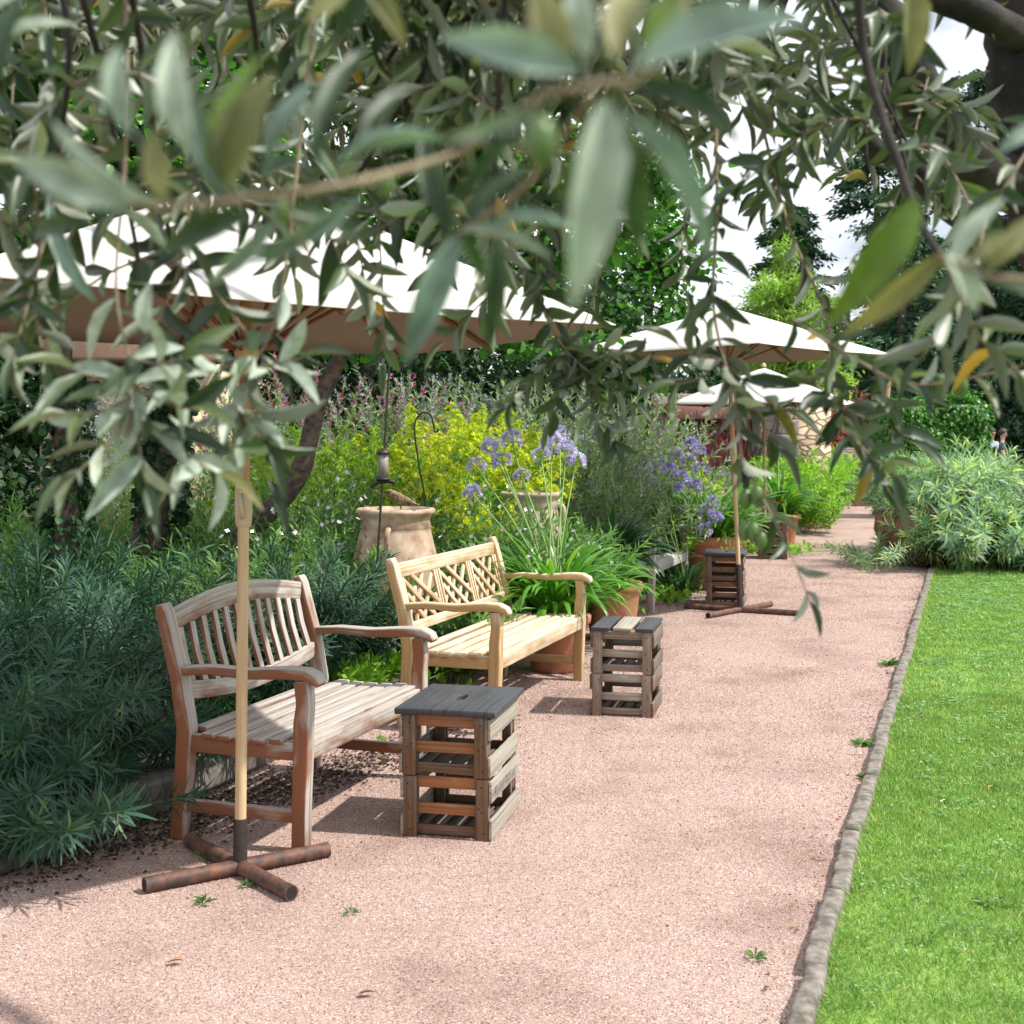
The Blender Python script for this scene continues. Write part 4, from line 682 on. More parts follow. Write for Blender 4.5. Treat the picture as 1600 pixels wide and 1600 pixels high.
# ------------------------------------------------------------------ trees
def crown(mb, blobs, n, L, Wd, T, mat_=0, flat=.5):
    w_ = np.array([b[3]*b[4]*b[5] for b in blobs])**.67; k = R.choice(len(blobs), n, p=w_/w_.sum()); B = np.array(blobs); sub = 26
    cd_ = rdir(len(blobs)*sub).reshape(len(blobs),sub,3)*R.uniform(.35,1.0,(len(blobs),sub,1)); ci = R.integers(0,sub,n)
    c = cd_[k,ci]+R.normal(0,.16,(n,3)); P_ = B[k,:3]+c*B[k,3:6]; d = nrm(rdir(n)+c*.8-A(0,0,.4)); scatter(mb, P_, d, nrm(rdir(n)*flat+A(0,0,1)), L*R.uniform(.7,1.25,n), Wd*R.uniform(.7,1.2,n), T, mat_)
def tree(label, name, cat, trunkpts, tr, limbs, blobs, n, L, Wd, T, m, grp, bark='bark'):
    b = trunkpts[0]; t = thing(name, label, cat, b, 0, grp); off = Vector(b); mb = MB(); tp = spline(trunkpts, 5); tube(mb, [p-off for p in tp], np.linspace(tr, tr*.55, len(tp))*(1+R.normal(0,.05,len(tp))), 12); mb.build('trunk', M[bark], t, smooth=True)
    for bl in blobs:
        mb = MB(); c = Vector(bl[:3]); s = min(tp, key=lambda p: (p-c).length + abs(p.z-c.z)*.2)
        if limbs: tube(mb, [p-off for p in spline([s, s.lerp(c,.5)+Vector((0,0,.15)), c], 4)], np.linspace(tr*.45, tr*.12, 9), 7); mb.build('limb', M[bark], t, smooth=True)
    mb = MB(); crown(mb, [(bl[0]-b[0], bl[1]-b[1], bl[2]-b[2], *bl[3:]) for bl in blobs], n, L, Wd, T); mb.build('crown', m, t); return t
GT = 'garden trees behind the planting bed'
tree('tree with round leaves and a dark trunk leaning over the slatted bench', 'tree','tree', [(-2.3,8.9,0),(-1.85,8.75,.75),(-1.42,8.6,1.2),(-1.25,8.6,1.75),(-.95,8.7,2.4)], .085, True,
     [(-.9,8.6,2.35,.7,.6,.28),(-.2,8.7,2.75,.8,.7,.4),(-1.5,8.4,2.9,.8,.7,.5),(.5,8.9,3.2,.8,.7,.6),(-.6,8.8,3.7,1,.8,.7),(.1,8.4,2.12,.5,.3,.12)], 9500, .075, .06, T_RND, M['broad'], GT)
t1 = tree('thin dark upright trunk with ivy at the edge of the view, green round-leaved crown above', 'tree','tree', [(-2.76,8.1,0),(-2.74,8.1,1.2),(-2.78,8.1,2.2),(-2.7,8.0,3.4)], .085, True,
     [(-3.0,7.6,3.3,.9,.8,.6),(-2.5,7.9,4.1,.9,.8,.6),(-3.6,7.8,4.0,.9,.8,.7),(-3.2,7.6,2.5,.5,.5,.3),(-2.0,7.9,3.3,.7,.7,.5)], 12500, .08, .06, T_RND, M['broad'], GT)
t2 = tree('thicker ivy-clad trunk between the thin trunk and the leaning tree', 'tree','tree', [(-2.42,8.6,0),(-2.38,8.6,.8),(-2.25,8.6,1.6),(-2.05,8.6,2.6),(-1.8,8.7,3.8)], .125, True,
     [(-1.9,8.8,3.9,1,.9,.8),(-1.2,9.2,4.6,1.1,.9,.8),(-2.9,9.2,4.8,1.1,.9,.9),(-.2,9.6,4.6,1,.9,.8),(-2.2,9.2,2.6,.6,.6,.35)], 11000, .08, .06, T_RND, M['broad'], GT)
for (tr_, x0, y0, h_, n_) in ((t1,0,0,1.9,900),(t2,.05,0,2.2,1500)):
    z = R.uniform(.1,h_,n_); a = R.uniform(0,6.28,n_); rr = R.uniform(.08,.17,n_); mb = MB(); P_ = np.stack([x0+rr*np.cos(a)+(z*.07 if tr_ is t2 else 0), rr*np.sin(a), z],-1); scatter(mb, P_, nrm(np.stack([np.cos(a),np.sin(a),-.6+0*a],-1)+rdir(n_)*.4), rdir(n_,.0,1), .055, .05, T_RND); mb.build('ivy', M['darkbush'], tr_)
def mass(label, name, cat, c, h, blobs, n, L, Wd, m, grp, T=T_RH, tr=.12, limbs=False):
    return tree(label, name, cat, [(c[0],c[1],0),(c[0]+.05,c[1],h*.4),(c[0],c[1],h*.8)], tr, limbs, blobs, n, L, Wd, T, m, grp)
GD = 'dark evergreens closing the view'
for x,y_,s,h,l in ((-6.6,12.5,1.5,3.2,'dark evergreen mass at the outer edge beyond the thin trunk'),(-4.9,11.2,.7,2.1,'dark evergreen bush before the cream wall'),(-1.6,14.8,1.6,3.6,'dark evergreen behind the magenta flowered shrub'),(.3,16.0,1.6,3.4,'dark evergreen behind the mauve shrubs'),(-3.4,16.5,1.8,4.5,'tall dark evergreen rising beyond the cream wall')):
    mass(l, 'evergreen','tree', (x,y_), h, [(x,y_,h*.35,s,s*.8,h*.35),(x+.4*s,y_,h*.7,s*.8,s*.7,h*.35),(x-.4*s,y_+.3,h*.75,s*.8,s*.7,h*.4)], 9000, .10, .07, M['darkbush'], GD)
mass('mid green tree with sunlit round leaves between the nearest and second parasol', 'tree','tree', (1.75,17,), 4.6, [(1.5,16.6,2.6,.8,.8,.6),(1.9,16.8,3.5,.7,.7,.7),(1.9,17,4.3,.4,.5,.6),(.4,17.2,3.2,1,.9,.7),(-.9,17.4,4.2,1.4,1,1.0)], 8000, .11, .08, M['broad'], GT, T_RND, .1, True)
mass('yellow-green feathery tree just above the second parasol', 'tree','tree', (5.9,28), 4.8, [(5.6,27.6,4.4,.7,.7,.5),(6.3,28,4.2,.7,.7,.7),(5.8,28,3.4,1.0,.8,.8),(6.5,28,2.9,1.0,.8,.8),(5.8,28,5.4,.25,.3,.6)], 9000, .16, .05, M['robinia'], GT, T_RH, .1, True)
def conifer(label, c, h, r, n, m, grp):
    t = thing('conifer', label, 'conifer', (c[0],c[1],0), 0, grp); mb = MB(); tube(mb, [(0,0,0),(0,0,h*.5),(0,0,h*.98)], [.22,.15,.03], 10); mb.build('trunk', M['bark'], t, smooth=True)
    nb = 120; z = R.uniform(.04,.97,nb)*h; a = R.uniform(0,6.28,nb); ln_ = r*(1-z/h)**.75*R.uniform(.75,1.15,nb)+.2; k = R.integers(0,nb,n); u = R.random(n)**.7; mb = MB()
    P_ = np.stack([np.cos(a[k])*ln_[k]*u, np.sin(a[k])*ln_[k]*u, z[k]-ln_[k]*.28*u**1.5],-1)+R.normal(0,1,(n,3))*A(.16,.16,.07)*(1.2-u[:,None]*.5)*(h/9); scatter(mb, P_, nrm(np.stack([np.cos(a[k]),np.sin(a[k]),-.5+0*u],-1)+rdir(n)*.7), rdir(n,.2,1), .26*R.uniform(.6,1.2,n), .10, T_RH); mb.build('crown', m, t)
    mb = MB()
    for i in range(0,nb,4): tube(mb, [(0,0,z[i]), (math.cos(a[i])*ln_[i]*.8, math.sin(a[i])*ln_[i]*.8, z[i]-ln_[i]*.2)], [.04,.01], 4, cap=False)
    mb.build('limb', M['bark'], t)
for x,y_,h,r,l in ((8.4,37,5.4,2.0,'shortest blue-green conifer behind the feathery yellow-green tree'),(11.3,38,9.0,2.8,'dark conifer rising over the ivy covered block'),(14.2,40,13,3.4,'tall dark conifer behind the two walking people'),(17.3,39,14,3.6,'tall dark conifer at the outer edge behind the pale spurge'),(12.8,46,14,3.8,'broad conifer farther back between the tall ones'),(9.8,46,10,3.4,'far conifer behind the shortest blue-green one'),(20.5,44,15,4,'outermost and tallest of the conifers')):
    conifer(l, (x,y_), h, r, 15000, M['conifer'], 'tall conifers beyond the lawn')
for x,y_,h,s,l in ((7.2,34,2.6,2.2,'dark low evergreen mass behind the stone steps'),(16.0,37.5,2.2,1.9,'dark rounded shrub beyond the people toward the outer edge'),(11.5,42,3.2,2.6,'dark shrub behind the walking people'),(14.5,44,3.4,2.6,'dark shrub behind the tall conifer'),(2.6,30,3.4,2.6,'dark evergreen behind the red shed'),(18.5,42,3.2,2.6,'dark shrub under the outermost conifer')):
    mass(l, 'evergreen','shrub', (x,y_), h, [(x,y_,h*.45,s,s*.6,h*.5),(x+.5*s,y_,h*.6,s*.7,s*.6,h*.4),(x-.5*s,y_,h*.55,s*.7,s*.6,h*.4)], 9000, .2, .14, M['darkbush'], GD)
for x,y_,h,s,l in ((-8.5,18,4.5,2.4,'tall dark tree mass far behind the thin trunk'),(-1.2,21,5.2,2.6,'tall dark tree mass beyond the mauve shrubs'),(-5.5,21,6.0,2.8,'tallest dark tree mass beyond the cream house')):
    mass(l, 'evergreen','tree', (x,y_), h, [(x,y_,h*.3,s,s*.6,h*.35),(x+.5*s,y_,h*.65,s*.8,s*.6,h*.35),(x-.5*s,y_,h*.65,s*.8,s*.6,h*.35)], 12000, .17, .13, M['darkbush'], GD)
herb('dark red hanging foliage beside the second parasol corner', (6.9,30.5,1.2), .9, .9, 1.7, 60, M['redleaf'], 'red_shrub','shrub', 40,.12,.03,100, grp=None)
# ivy covered block
def ivy_block():
    t = thing('ivy_covered_wall', 'block of wall completely covered in glossy green ivy beside the leaning pole', 'ivy wall', (0,0,0)); x0,x1,y0,y1,h = 7.05,8.75,24.2,25.4,2.12
    mb = MB(); beam(mb, ((x0+x1)/2, y0+.1, h/2-.1), ((x0+x1)/2, y1-.1, h/2-.1), x1-x0-.2, h-.1, (1,0,0)); mb.build('wall', M['darkrubble'], t)
    n = 26000; f = R.random(n); x = R.uniform(x0,x1,n); z = R.uniform(0,h,n); y_ = y0+R.normal(0,.06,n)+.10*np.sin(x*5)*np.sin(z*4); nr = np.tile(A(0,-1,.4),(n,1))
    k = f < .32; x[k] = x1+R.normal(0,.05,k.sum()); y_[k] = R.uniform(y0,y1,k.sum()); nr[k] = A(1,-.3,.4); k = (f>.32)&(f<.46); x[k] = x0+R.normal(0,.05,k.sum()); y_[k] = R.uniform(y0,y1,k.sum()); nr[k] = A(-1,-.3,.4); k = f>.82; z[k] = h+R.normal(0,.07,k.sum())+.07*np.sin(x[k]*4); y_[k] = R.uniform(y0,y1,k.sum()); nr[k] = A(0,-.2,1)
    mb = MB(); scatter(mb, np.stack([x,y_,z],-1), nrm(nr*.5+A(0,0,-.8)+rdir(n)*.5), nrm(nr+rdir(n)*.4), R.uniform(.07,.12,n), R.uniform(.04,.07,n), T_RH); mb.build('ivy', M['ivy'], t)
ivy_block()
n = 42000; x = R.uniform(3,46,n); hmax = np.interp(x,[3,14,17,22,46],[3.6,4.4,7.5,10.5,12])*(1+.12*np.sin(x*1.7)+.08*np.sin(x*4.1)); z = R.random(n)**.8*hmax; mb = MB()
scatter(mb, np.stack([x, 53+R.normal(0,1.2,n)+np.sin(x)*1.5, z],-1), rdir(n), rdir(n,0,1), R.uniform(.4,.8,n), .4, T_RH); tag(mb.build('woodland', M['darkbush']), 'far dark woodland closing off the garden behind the conifers', 'woodland', kind='stuff')
# ------------------------------------------------------------------ buildings
def box(mb, x0,x1,y0,y1,z0,z1, mat_=0): beam(mb, ((x0+x1)/2,y0,(z0+z1)/2), ((x0+x1)/2,y1,(z0+z1)/2), x1-x0, z1-z0, (1,0,0), mat_)
def shed():
    t = thing('stone_shed', 'low stone shed with a dark red door and beam behind the second parasol pole', 'shed', (0,0,0))
    xa, xb, yf = W(1040,0,21).x, W(1232,0,21).x, 21.0; top = W(0,612,21).z
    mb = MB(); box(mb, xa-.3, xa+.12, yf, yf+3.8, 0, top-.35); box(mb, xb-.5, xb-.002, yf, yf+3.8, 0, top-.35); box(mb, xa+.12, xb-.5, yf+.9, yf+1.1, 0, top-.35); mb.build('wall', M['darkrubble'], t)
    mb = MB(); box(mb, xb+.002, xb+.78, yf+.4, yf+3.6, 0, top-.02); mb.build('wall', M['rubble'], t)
    mb = MB(); x = xa-.3
    while x < xb-.01: x2 = min(x+random.uniform(.45,.75), xb); box(mb, x+.006, x2-.006, yf-.03, yf+.45, top-.348, top-.03+random.uniform(-.03,.03)); x = x2
    mb.build('coping_stone', M['ashlar'], t, bevel=.02)
    mb = MB(); z = 0; k = 0
    while z < top-.05: h = random.uniform(.18,.26); z2 = min(z+h, top-.02); wq = .34 if k%2 else .22; box(mb, xb-.18, xb-.18+wq, yf-.06, yf+.38, z+.004, z2-.004); z = z2; k += 1
    mb.build('quoin', M['ashlar'], t, bevel=.015)
    mb = MB(); box(mb, xa+.0, xb-.55, yf-.10, yf+.1, W(0,655,21).z, W(0,632,21).z); mb.build('beam', M['redbeam'], t, bevel=.01)
    d = MB(); box(d, xa+.13, xb-.52, yf+.30, yf+.36, 0, W(0,655,21).z+.05); do = d.build('door', M['redpaint'], t); mb = MB()
    for i in range(1,9): xx = xa+.13+i*.18; box(mb, xx-.02, xx+.02, yf+.27, yf+.298, .05, 1.75)
    box(mb, xa+.15, xb-.54, yf+.262, yf+.268, W(0,672,21).z, W(0,668,21).z+.02); mb.build('lattice', M['redbeam'], do)
    mb = MB()
    for i in range(70):
        x = random.uniform(xa+.6, xb-.2); z = random.uniform(.2,1.0); tube(mb, spline([(x,yf-.14,z),(x+random.uniform(-.2,.2),yf-.16,z+.5),(x+random.uniform(-.35,.35),yf-.18,min(2.3,z+random.uniform(.8,1.3)))],3), .006, 4, cap=False)
    mb.build('bare_creeper', M['bark'], t)
shed()
def house():
    t = thing('house', 'cream rendered house glimpsed between the dark trunks', 'house', (0,0,0)); mb = MB(); box(mb, -4.75, -3.1, 13.2, 13.2+5, 0, 2.3); mb.build('wall', M['shade_cream'], t)
    mb = MB(); ribbon(mb, [(-3.92,13.0,2.25),(-3.92,15.7,3.6),(-3.92,18.4,2.25)], 2.1, .08, (1,0,0)); mb.build('roof', M['roof'], t)
    for x in (-4.6,):
        mb = MB(); box(mb, x-.04, x+.5, 13.17, 13.198, .95, 2.1); wn = mb.build('window', M['pole'], t); mb = MB(); box(mb, x, x+.46, 13.155, 13.169, 1.0, 2.05); mb.build('pane', M['grey_cloth'], wn)
house()
t = thing('stone_steps', 'dark stone steps rising at the end of the gravel path behind the far bench', 'steps', (0,0,0)); mb = MB(); mb2 = MB()
for i in range(6):
    y0 = 28.6+i*.34; box(mb, 6.2, 10.2, y0, y0+1.2, -.01, .15*(i+1)); box(mb2, 6.18, 10.2, y0-.03, y0+.33, .15*(i+1)+.002, .15*(i+1)+.032)
box(mb, 6.2, 11, 31.9, 33, -.01, 1.25); mb.build('riser', M['darkrubble'], t); mb2.build('tread', M['kerb'], t)
# ------------------------------------------------------------------ feeder, hooks, bird
t = thing('bird_feeder', 'grey tube feeder with a tray on a thin dark rod beside the pale jar', 'bird feeder', (0,0,0)); Yf = 7.75
mb = MB(); tube(mb, [W(588,890,Yf)*1, W(590,870,Yf), W(598,745,Yf), W(607,590,Yf), W(610,545,Yf)], .0075, 6); p = W(588,890,Yf); tube(mb, [p, (p.x,p.y,0)], .0075, 6); mb.build('rod', M['iron'], t, smooth=True)
c = W(599,728,Yf); mb = MB(); lathe(mb, [(0,-.07),(.030,-.07),(.031,.07),(0,.07)], 8, 0, c); mb.build('seed_tube', M['feeder'], t)
mb = MB(); lathe(mb, [(0,.07),(.042,.07),(.040,.082),(.01,.105),(0,.105)], 16, 0, c); mb.build('cap', M['iron'], t, smooth=True)
mb = MB(); lathe(mb, [(0,-.085),(.04,-.085),(.042,-.07),(0,-.07)], 16, 0, c); tube(mb, spline([tuple(c+Vector((-.075,0,-.125))), tuple(c+Vector((-.04,0,-.10))), tuple(c+Vector((.03,0,-.09))), tuple(c+Vector((.07,0,-.10)))],4), .013, 8); mb.build('tray', M['iron'], t, smooth=True)
def crook(label, pts, r, m):
    mb = MB(); tube(mb, spline(pts, 6), r, 8); return tag(mb.build('garden_hook', m, smooth=True), label, 'hook')
Yh = 8.5; crook('thin iron rod with a curled hook at the top, above the jar with the bird', [(W(664,800,Yh).x, Yh, 0)]+[W(a,b,Yh) for a,b in ((664,800),(655,730),(648,680),(649,658),(660,645),(672,648),(678,665),(679,674),(684,674),(684,670))], .006, M['iron'])
Yh = 13.2; crook('rusty rod with a double curve among the shrubs before the red shed', [(W(995,790,Yh).x, Yh, 0)]+[W(a,b,Yh) for a,b in ((995,790),(1003,740),(1008,690),(1014,672),(1026,665),(1040,670),(1047,690),(1044,705))], .007, M['rust'])
def skin_body(name, joints, edges, m, parent, sub=2):
    me = bpy.data.meshes.new(name); me.from_pydata([j[0] for j in joints], edges, []); me.materials.append(m); o = bpy.data.objects.new(name, me); C.objects.link(o)
    o.modifiers.new('skin','SKIN')
    for i, j in enumerate(joints): me.skin_vertices[0].data[i].radius = j[1] if isinstance(j[1], tuple) else (j[1], j[1])
    me.skin_vertices[0].data[0].use_root = True; s = o.modifiers.new('sub','SUBSURF'); s.levels = s.render_levels = sub
    if parent: o.parent = parent
    return o
def add_skin_layer(o):
    bm_ = __import__('bmesh').new(); bm_.from_mesh(o.data); bm_.verts.layers.skin.verify(); bm_.to_mesh(o.data); bm_.free()
def skinned(name, joints, edges, m, parent, sub=2):
    import bmesh
    bm_ = bmesh.new(); lay = bm_.verts.layers.skin.verify(); vs = []
    for i, (p, r) in enumerate(joints):
        v = bm_.verts.new(p); v[lay].radius = r if isinstance(r, tuple) else (r, r); v[lay].use_root = i == 0; vs.append(v)
    for a, b in edges: bm_.edges.new((vs[a], vs[b]))
    me = bpy.data.meshes.new(name); bm_.to_mesh(me); bm_.free(); me.materials.append(m); o = bpy.data.objects.new(name, me); C.objects.link(o)
    k = o.modifiers.new('skin','SKIN'); k.use_smooth_shade = True; s = o.modifiers.new('sub','SUBSURF'); s.levels = s.render_levels = sub
    if parent: o.parent = parent
    return o
bp_ = W(628,790,8.0); t = thing('bird', 'small streaked brown bird perched on the rim of the pale jar', 'bird', (bp_.x, 7.90, 1.052)); t.scale = (1.15,)*3
skinned('body', [((0,0,.055),(.032,.028)),((-.035,0,.075),.026),((-.058,0,.092),.021),((-.075,0,.092),.010),((-.088,0,.089),.003),((.035,0,.045),.022),((.06,0,.035),.011),((.10,0,.022),(.010,.004)),((.0,.012,.028),.006),((.002,.012,.0),.0025),((.0,-.012,.028),.006),((.002,-.012,.0),.0025)], [(0,1),(1,2),(2,3),(3,4),(0,5),(5,6),(6,7),(0,8),(8,9),(0,10),(10,11)], M['feather'], t)
# ------------------------------------------------------------------ people
def person(label, loc, rz, shirt, low, hairlen, pose=0, pack=False, sleeve=.5):
    t = thing('person', label, 'person', loc, rz); a = pose
    J = [((0,0,.95),(.15,.10)),((0,0,1.15),(.13,.09)),((0,0,1.36),(.17,.10)),((0,0,1.47),(.07,.06)),((0,-.008,1.52),(.050,.050)),((0,-.035,1.60),(.085,.085)),((0,-.028,1.70),(.100,.108)),
         ((.17,0,1.40),.055),((.23,.02,1.15),.042),((.22,-.08,.92),.032),((.21,-.12,.83),.03),((-.17,0,1.40),.055),((-.23,-.02,1.15),.042),((-.22,-.10,.94),.032),((-.21,-.14,.85),.03),
         ((.09,0,.85),(.085,.085)),((.10,-.08,.48),.06),((.10,.05,.09),.04),((.10,-.10,.03),(.04,.025)),((-.09,0,.85),(.085,.085)),((-.10,.10,.48),.06),((-.10,.22,.10),.04),((-.10,.10,.03),(.04,.025)),((0,-.01,1.775),(.085,.09))]
    E = [(0,1),(1,2),(2,3),(3,4),(4,5),(5,6),(2,7),(7,8),(8,9),(9,10),(2,11),(11,12),(12,13),(13,14),(0,15),(15,16),(16,17),(17,18),(0,19),(19,20),(20,21),(21,22),(5,23)]
    skinned('body', J, E, M['skin'], t)
    skinned('shirt', [((0,0,.84),(.20,.14)),((0,0,1.15),(.15,.11)),((0,0,1.37),(.185,.115)),((0,0,1.45),(.09,.075)),((.18,0,1.41),.068),((.215,.01,1.22),.06),((-.18,0,1.41),.068),((-.215,-.01,1.22),.06)], [(0,1),(1,2),(2,3),(2,4),(4,5),(2,6),(6,7)], shirt, t)
    skinned('trousers', [((0,0,1.02),(.16,.11)),((0,0,.90),(.17,.12)),((.09,0,.78),(.105,.10)),((.10,-.08,.48),.078),((.10,.04,.14),.06),((-.09,0,.78),(.105,.10)),((-.10,.10,.48),.078),((-.10,.20,.15),.06)], [(0,1),(1,2),(2,3),(3,4),(1,5),(5,6),(6,7)], low, t)
    mb = MB(); lathe(mb, [(.001,1.0)]+[(math.cos(e),math.sin(e)) for e in [rad(80-12*q) for q in range(9)]]+[(.90,-.30)], 24); hv = mb.v[0]; ct, st = math.cos(rad(-28)), math.sin(rad(-28))
    yy, zz = hv[:,1]*ct-hv[:,2]*st, hv[:,1]*st+hv[:,2]*ct; hv[:,1], hv[:,2] = yy*.125, zz*.122; hv[:,0] *= .104; hv += A(0,-.012,1.715)
    if hairlen: lathe(mb, [(0,-.05),(.03,-.042),(.05,0),(.03,.042),(0,.05)], 14, 0, (0,.125,1.70))
    mb.build('hair', M['hair'], t, smooth=True)
    g = MB()
    for x in (-.032,.032): beam(g, (x-.025,-.112,1.668), (x+.025,-.112,1.668), .012, .032, (0,1,0))
    beam(g, (-.058,-.108,1.675), (.058,-.108,1.675), .006, .006, (0,1,0))
    for x in (-.074,.074): ribbon(g, [(x*.8,-.108,1.675),(x,-.08,1.675),(x,.0,1.672)], .006, .006, (0,0,1)); g.build('sunglasses' if hairlen else 'glasses', M['navy'], t)
    mb = MB(); lathe(mb, [(0,.03),(.010,.022),(.014,.0),(.016,-.018),(.008,-.028),(0,-.03)], 10, 0, (0,-.112,1.645)); mb.build('nose', M['skin'], t, smooth=True)
    for a_, b_ in (((.10,.06,.05),(.10,-.12,.035)),((-.10,.23,.07),(-.10,.08,.035))): skinned('shoe', [(a_,(.055,.05)),(((a_[0]+b_[0])/2,(a_[1]+b_[1])/2,.045),(.055,.045)),(b_,(.05,.035))], [(0,1),(1,2)], M['navy'], t)
    if pack: skinned('backpack', [((0,.17,1.36),(.14,.08)),((0,.20,1.15),(.17,.11)),((0,.18,.98),(.14,.08))], [(0,1),(1,2)], M['navy'], t)
    return t
p1 = W(1549,0,35.5); person('woman with pinned dark hair and sunglasses in a pale patterned blouse', (p1.x,35.5,-.06), rad(22), M['blouse'], M['navy'], True)
p2 = W(1566,0,35.0); person('man in a dark teal shirt carrying a navy backpack beside the woman', (p2.x,35.0,-.08), rad(70), M['teal'], M['navy'], False, pack=True)
# ------------------------------------------------------------------ olive tree overhead
OT = thing('olive_tree', 'olive tree with dark trunk beside the lawn, silvery leaves and olives hanging close overhead', 'olive tree', (1.72,1.95,0))
off = Vector((1.72,1.95,0)); leafM = ['olive_leaf','olive_near','olive_pale','olive_blue','olive_tan','olive_green','olive_dark']
LB = MB(); WB = MB(); TB = MB()
def wv(px, py, Y): return W(px,py,Y)-off
def limb(pts, r0, r1, mb=None, n=10, sm=7):
    sp_ = spline(pts, sm); tube(mb or WB, sp_, np.linspace(r0, r1, len(sp_))*(1+R.normal(0,.04,len(sp_))), n); return sp_
# trunk comes up out of the lawn beside the frame
trunk = limb([(0,0,0),(-.06,.02,.5),(-.22,.09,1.0),(-.42,.18,1.42),wv(1740,450,2.25),wv(1655,270,2.25),wv(1625,100,2.25),wv(1600,-60,2.25),wv(1500,-300,2.3)], .15, .07, TB, 14)
L = []
L.append(limb([wv(1650,310,2.25),wv(1535,270,2.2),wv(1450,175,2.1),wv(1395,60,2.0),wv(1350,-10,1.95),wv(1280,-150,1.9)], .05, .03))
L.append(limb([wv(1660,400,2.25),wv(1500,335,2.4),wv(1420,255,2.45),wv(1375,240,2.5),wv(1300,165,2.5),wv(1230,120,2.5),wv(1130,118,2.5),wv(1020,115,2.55)], .028, .014))
L.append(limb([wv(1600,60,2.2),wv(1530,20,2.1),wv(1450,-10,2.1),wv(1330,-60,2.1)], .028, .02))
L.append(limb([wv(1350,-60,2.1),wv(1100,-120,2.2),wv(800,-150,2.3),wv(450,-120,2.3),wv(100,-100,2.2),wv(-250,-60,2.2)], .03, .012))
L.append(limb([wv(1350,-100,2.0),wv(1050,-160,1.6),wv(700,-170,1.3),wv(350,-160,1.25),wv(50,-120,1.2)], .025, .008))
L.append(limb([wv(1560,-60,2.25),wv(1300,-200,2.9),wv(900,-180,3.3),wv(500,-150,3.4),wv(100,-120,3.3)], .035, .012))
L.append(limb([wv(1340,-20,1.3),wv(1352,90,1.3),wv(1395,230,1.25),wv(1440,350,1.2),wv(1490,430,1.15)], .0055, .003))
allp = [p for l in L for p in l]
def add_leaf(p, d, nn_, ln_, wd, m=0, curl=-.15): scatter(LB, [tuple(p)], [tuple(d)], [tuple(nn_)], [ln_], [wd], T_LAN, m, curl=np.array([curl]))
acc = {0:[], 2:[], 4:[], 6:[], 5:[], 1:[]}
def twig(pts, leaf=.055, gap=.022, r=.0022, start=0, mats=(0,), wmat=1):
    sp_ = spline(pts, 6); tube(WB, sp_, np.linspace(r, r*.45, len(sp_)), 5, wmat, cap=False)
    P_ = np.array([tuple(p) for p in sp_]); ds = np.linalg.norm(np.diff(P_,axis=0),axis=1); cum = np.concatenate([[0],np.cumsum(ds)]); tot = cum[-1]; s = start*tot; k = 0; rot = R.uniform(0,3.14)
    while s < tot:
        i = min(np.searchsorted(cum, s, side='right')-1, len(ds)-1); u = (s-cum[i])/ds[i]; p = P_[i]*(1-u)+P_[i+1]*u; t_ = (P_[i+1]-P_[i])/ds[i]
        x = np.cross(t_, A(0,0,1) if abs(t_[2])<.9 else A(1,0,0)); x /= np.linalg.norm(x); y_ = np.cross(t_,x); a = rot+k*1.5708; o = x*math.cos(a)+y_*math.sin(a)
        for sg in (1,-1):
            if R.random() < .08: continue
            an = rad(R.uniform(35,68)); d = t_*math.cos(an)+o*sg*math.sin(an)+A(0,0,-.12)+R.normal(0,.12,3); nv = t_*.8+A(0,0,.5)+R.normal(0,.35,3)
            acc[mats[R.integers(len(mats))]].append((p,d,nv,leaf*R.uniform(.7,1.15)*(.8 if s>tot*.93 else 1), leaf*.25*R.uniform(.8,1.15), R.normal(-.05,.06)))
        s += gap*R.uniform(.8,1.25); k += 1
    acc[0].append((P_[-1], P_[-1]-P_[-2], A(0,-.5,1), leaf*.8, leaf*.18, -.1))
def dens(px, py):                         # how thick the crown is over each part of the view
    if px < 1000: return 1 if py < 330 else .6
    if py < 120: return .75
    return .75 if py < 420 else .2
def cluster(px, py, Y, n, spread, leaf=.070, gap=.030):
    c = wv(px, py, Y); q = min(allp, key=lambda p: (p-c).length + 3*max(0, c.z-p.z)); m1 = q.lerp(c, .5)+Vector((random.uniform(-.05,.05),random.uniform(-.05,.05),.05))
    sp_ = spline([q, m1, c], 6); tube(WB, sp_, np.linspace(.005, .0025, len(sp_)), 5, 0, cap=False)
    for i in range(n):
        s = sp_[random.randint(len(sp_)//2, len(sp_)-1)]; a = random.uniform(0,6.28); e = s+Vector((math.cos(a)*spread, math.sin(a)*spread*.8, random.uniform(-.9,.35)*spread)); m_ = s.lerp(e,.5)+Vector((0,0,.03)); twig([s,m_,e], leaf, gap)
# fill: region by region (px range, py range, depth range, clusters)
for (xa,xb,ya,yb,d0,d1,n,tw) in ((-60,700,-60,120,1.6,2.5,14,5),(450,1000,-60,220,1.5,2.4,15,5),(1000,1480,-60,20,1.8,2.8,7,4),(1000,1330,60,240,1.7,2.6,8,3),(1330,1500,160,400,1.6,2.3,4,3),(-40,480,330,500,1.2,1.9,5,4),(700,960,300,450,1.5,2.2,5,4),(380,700,220,340,1.6,2.4,3,4)):
    for i in range(n): cluster(random.uniform(xa,xb), random.uniform(ya,yb), random.uniform(d0,d1), tw, random.uniform(.13,.22))
def T(pts, **k):
    if len(pts) > 3: pts = [pts[0]]+[(p[0]+random.uniform(-16,16),p[1],p[2]) for p in pts[1:-1]]+[pts[-1]]; k['start'] = min(k.get('start',0), .12)
    twig([wv(*p) for p in pts], **k)
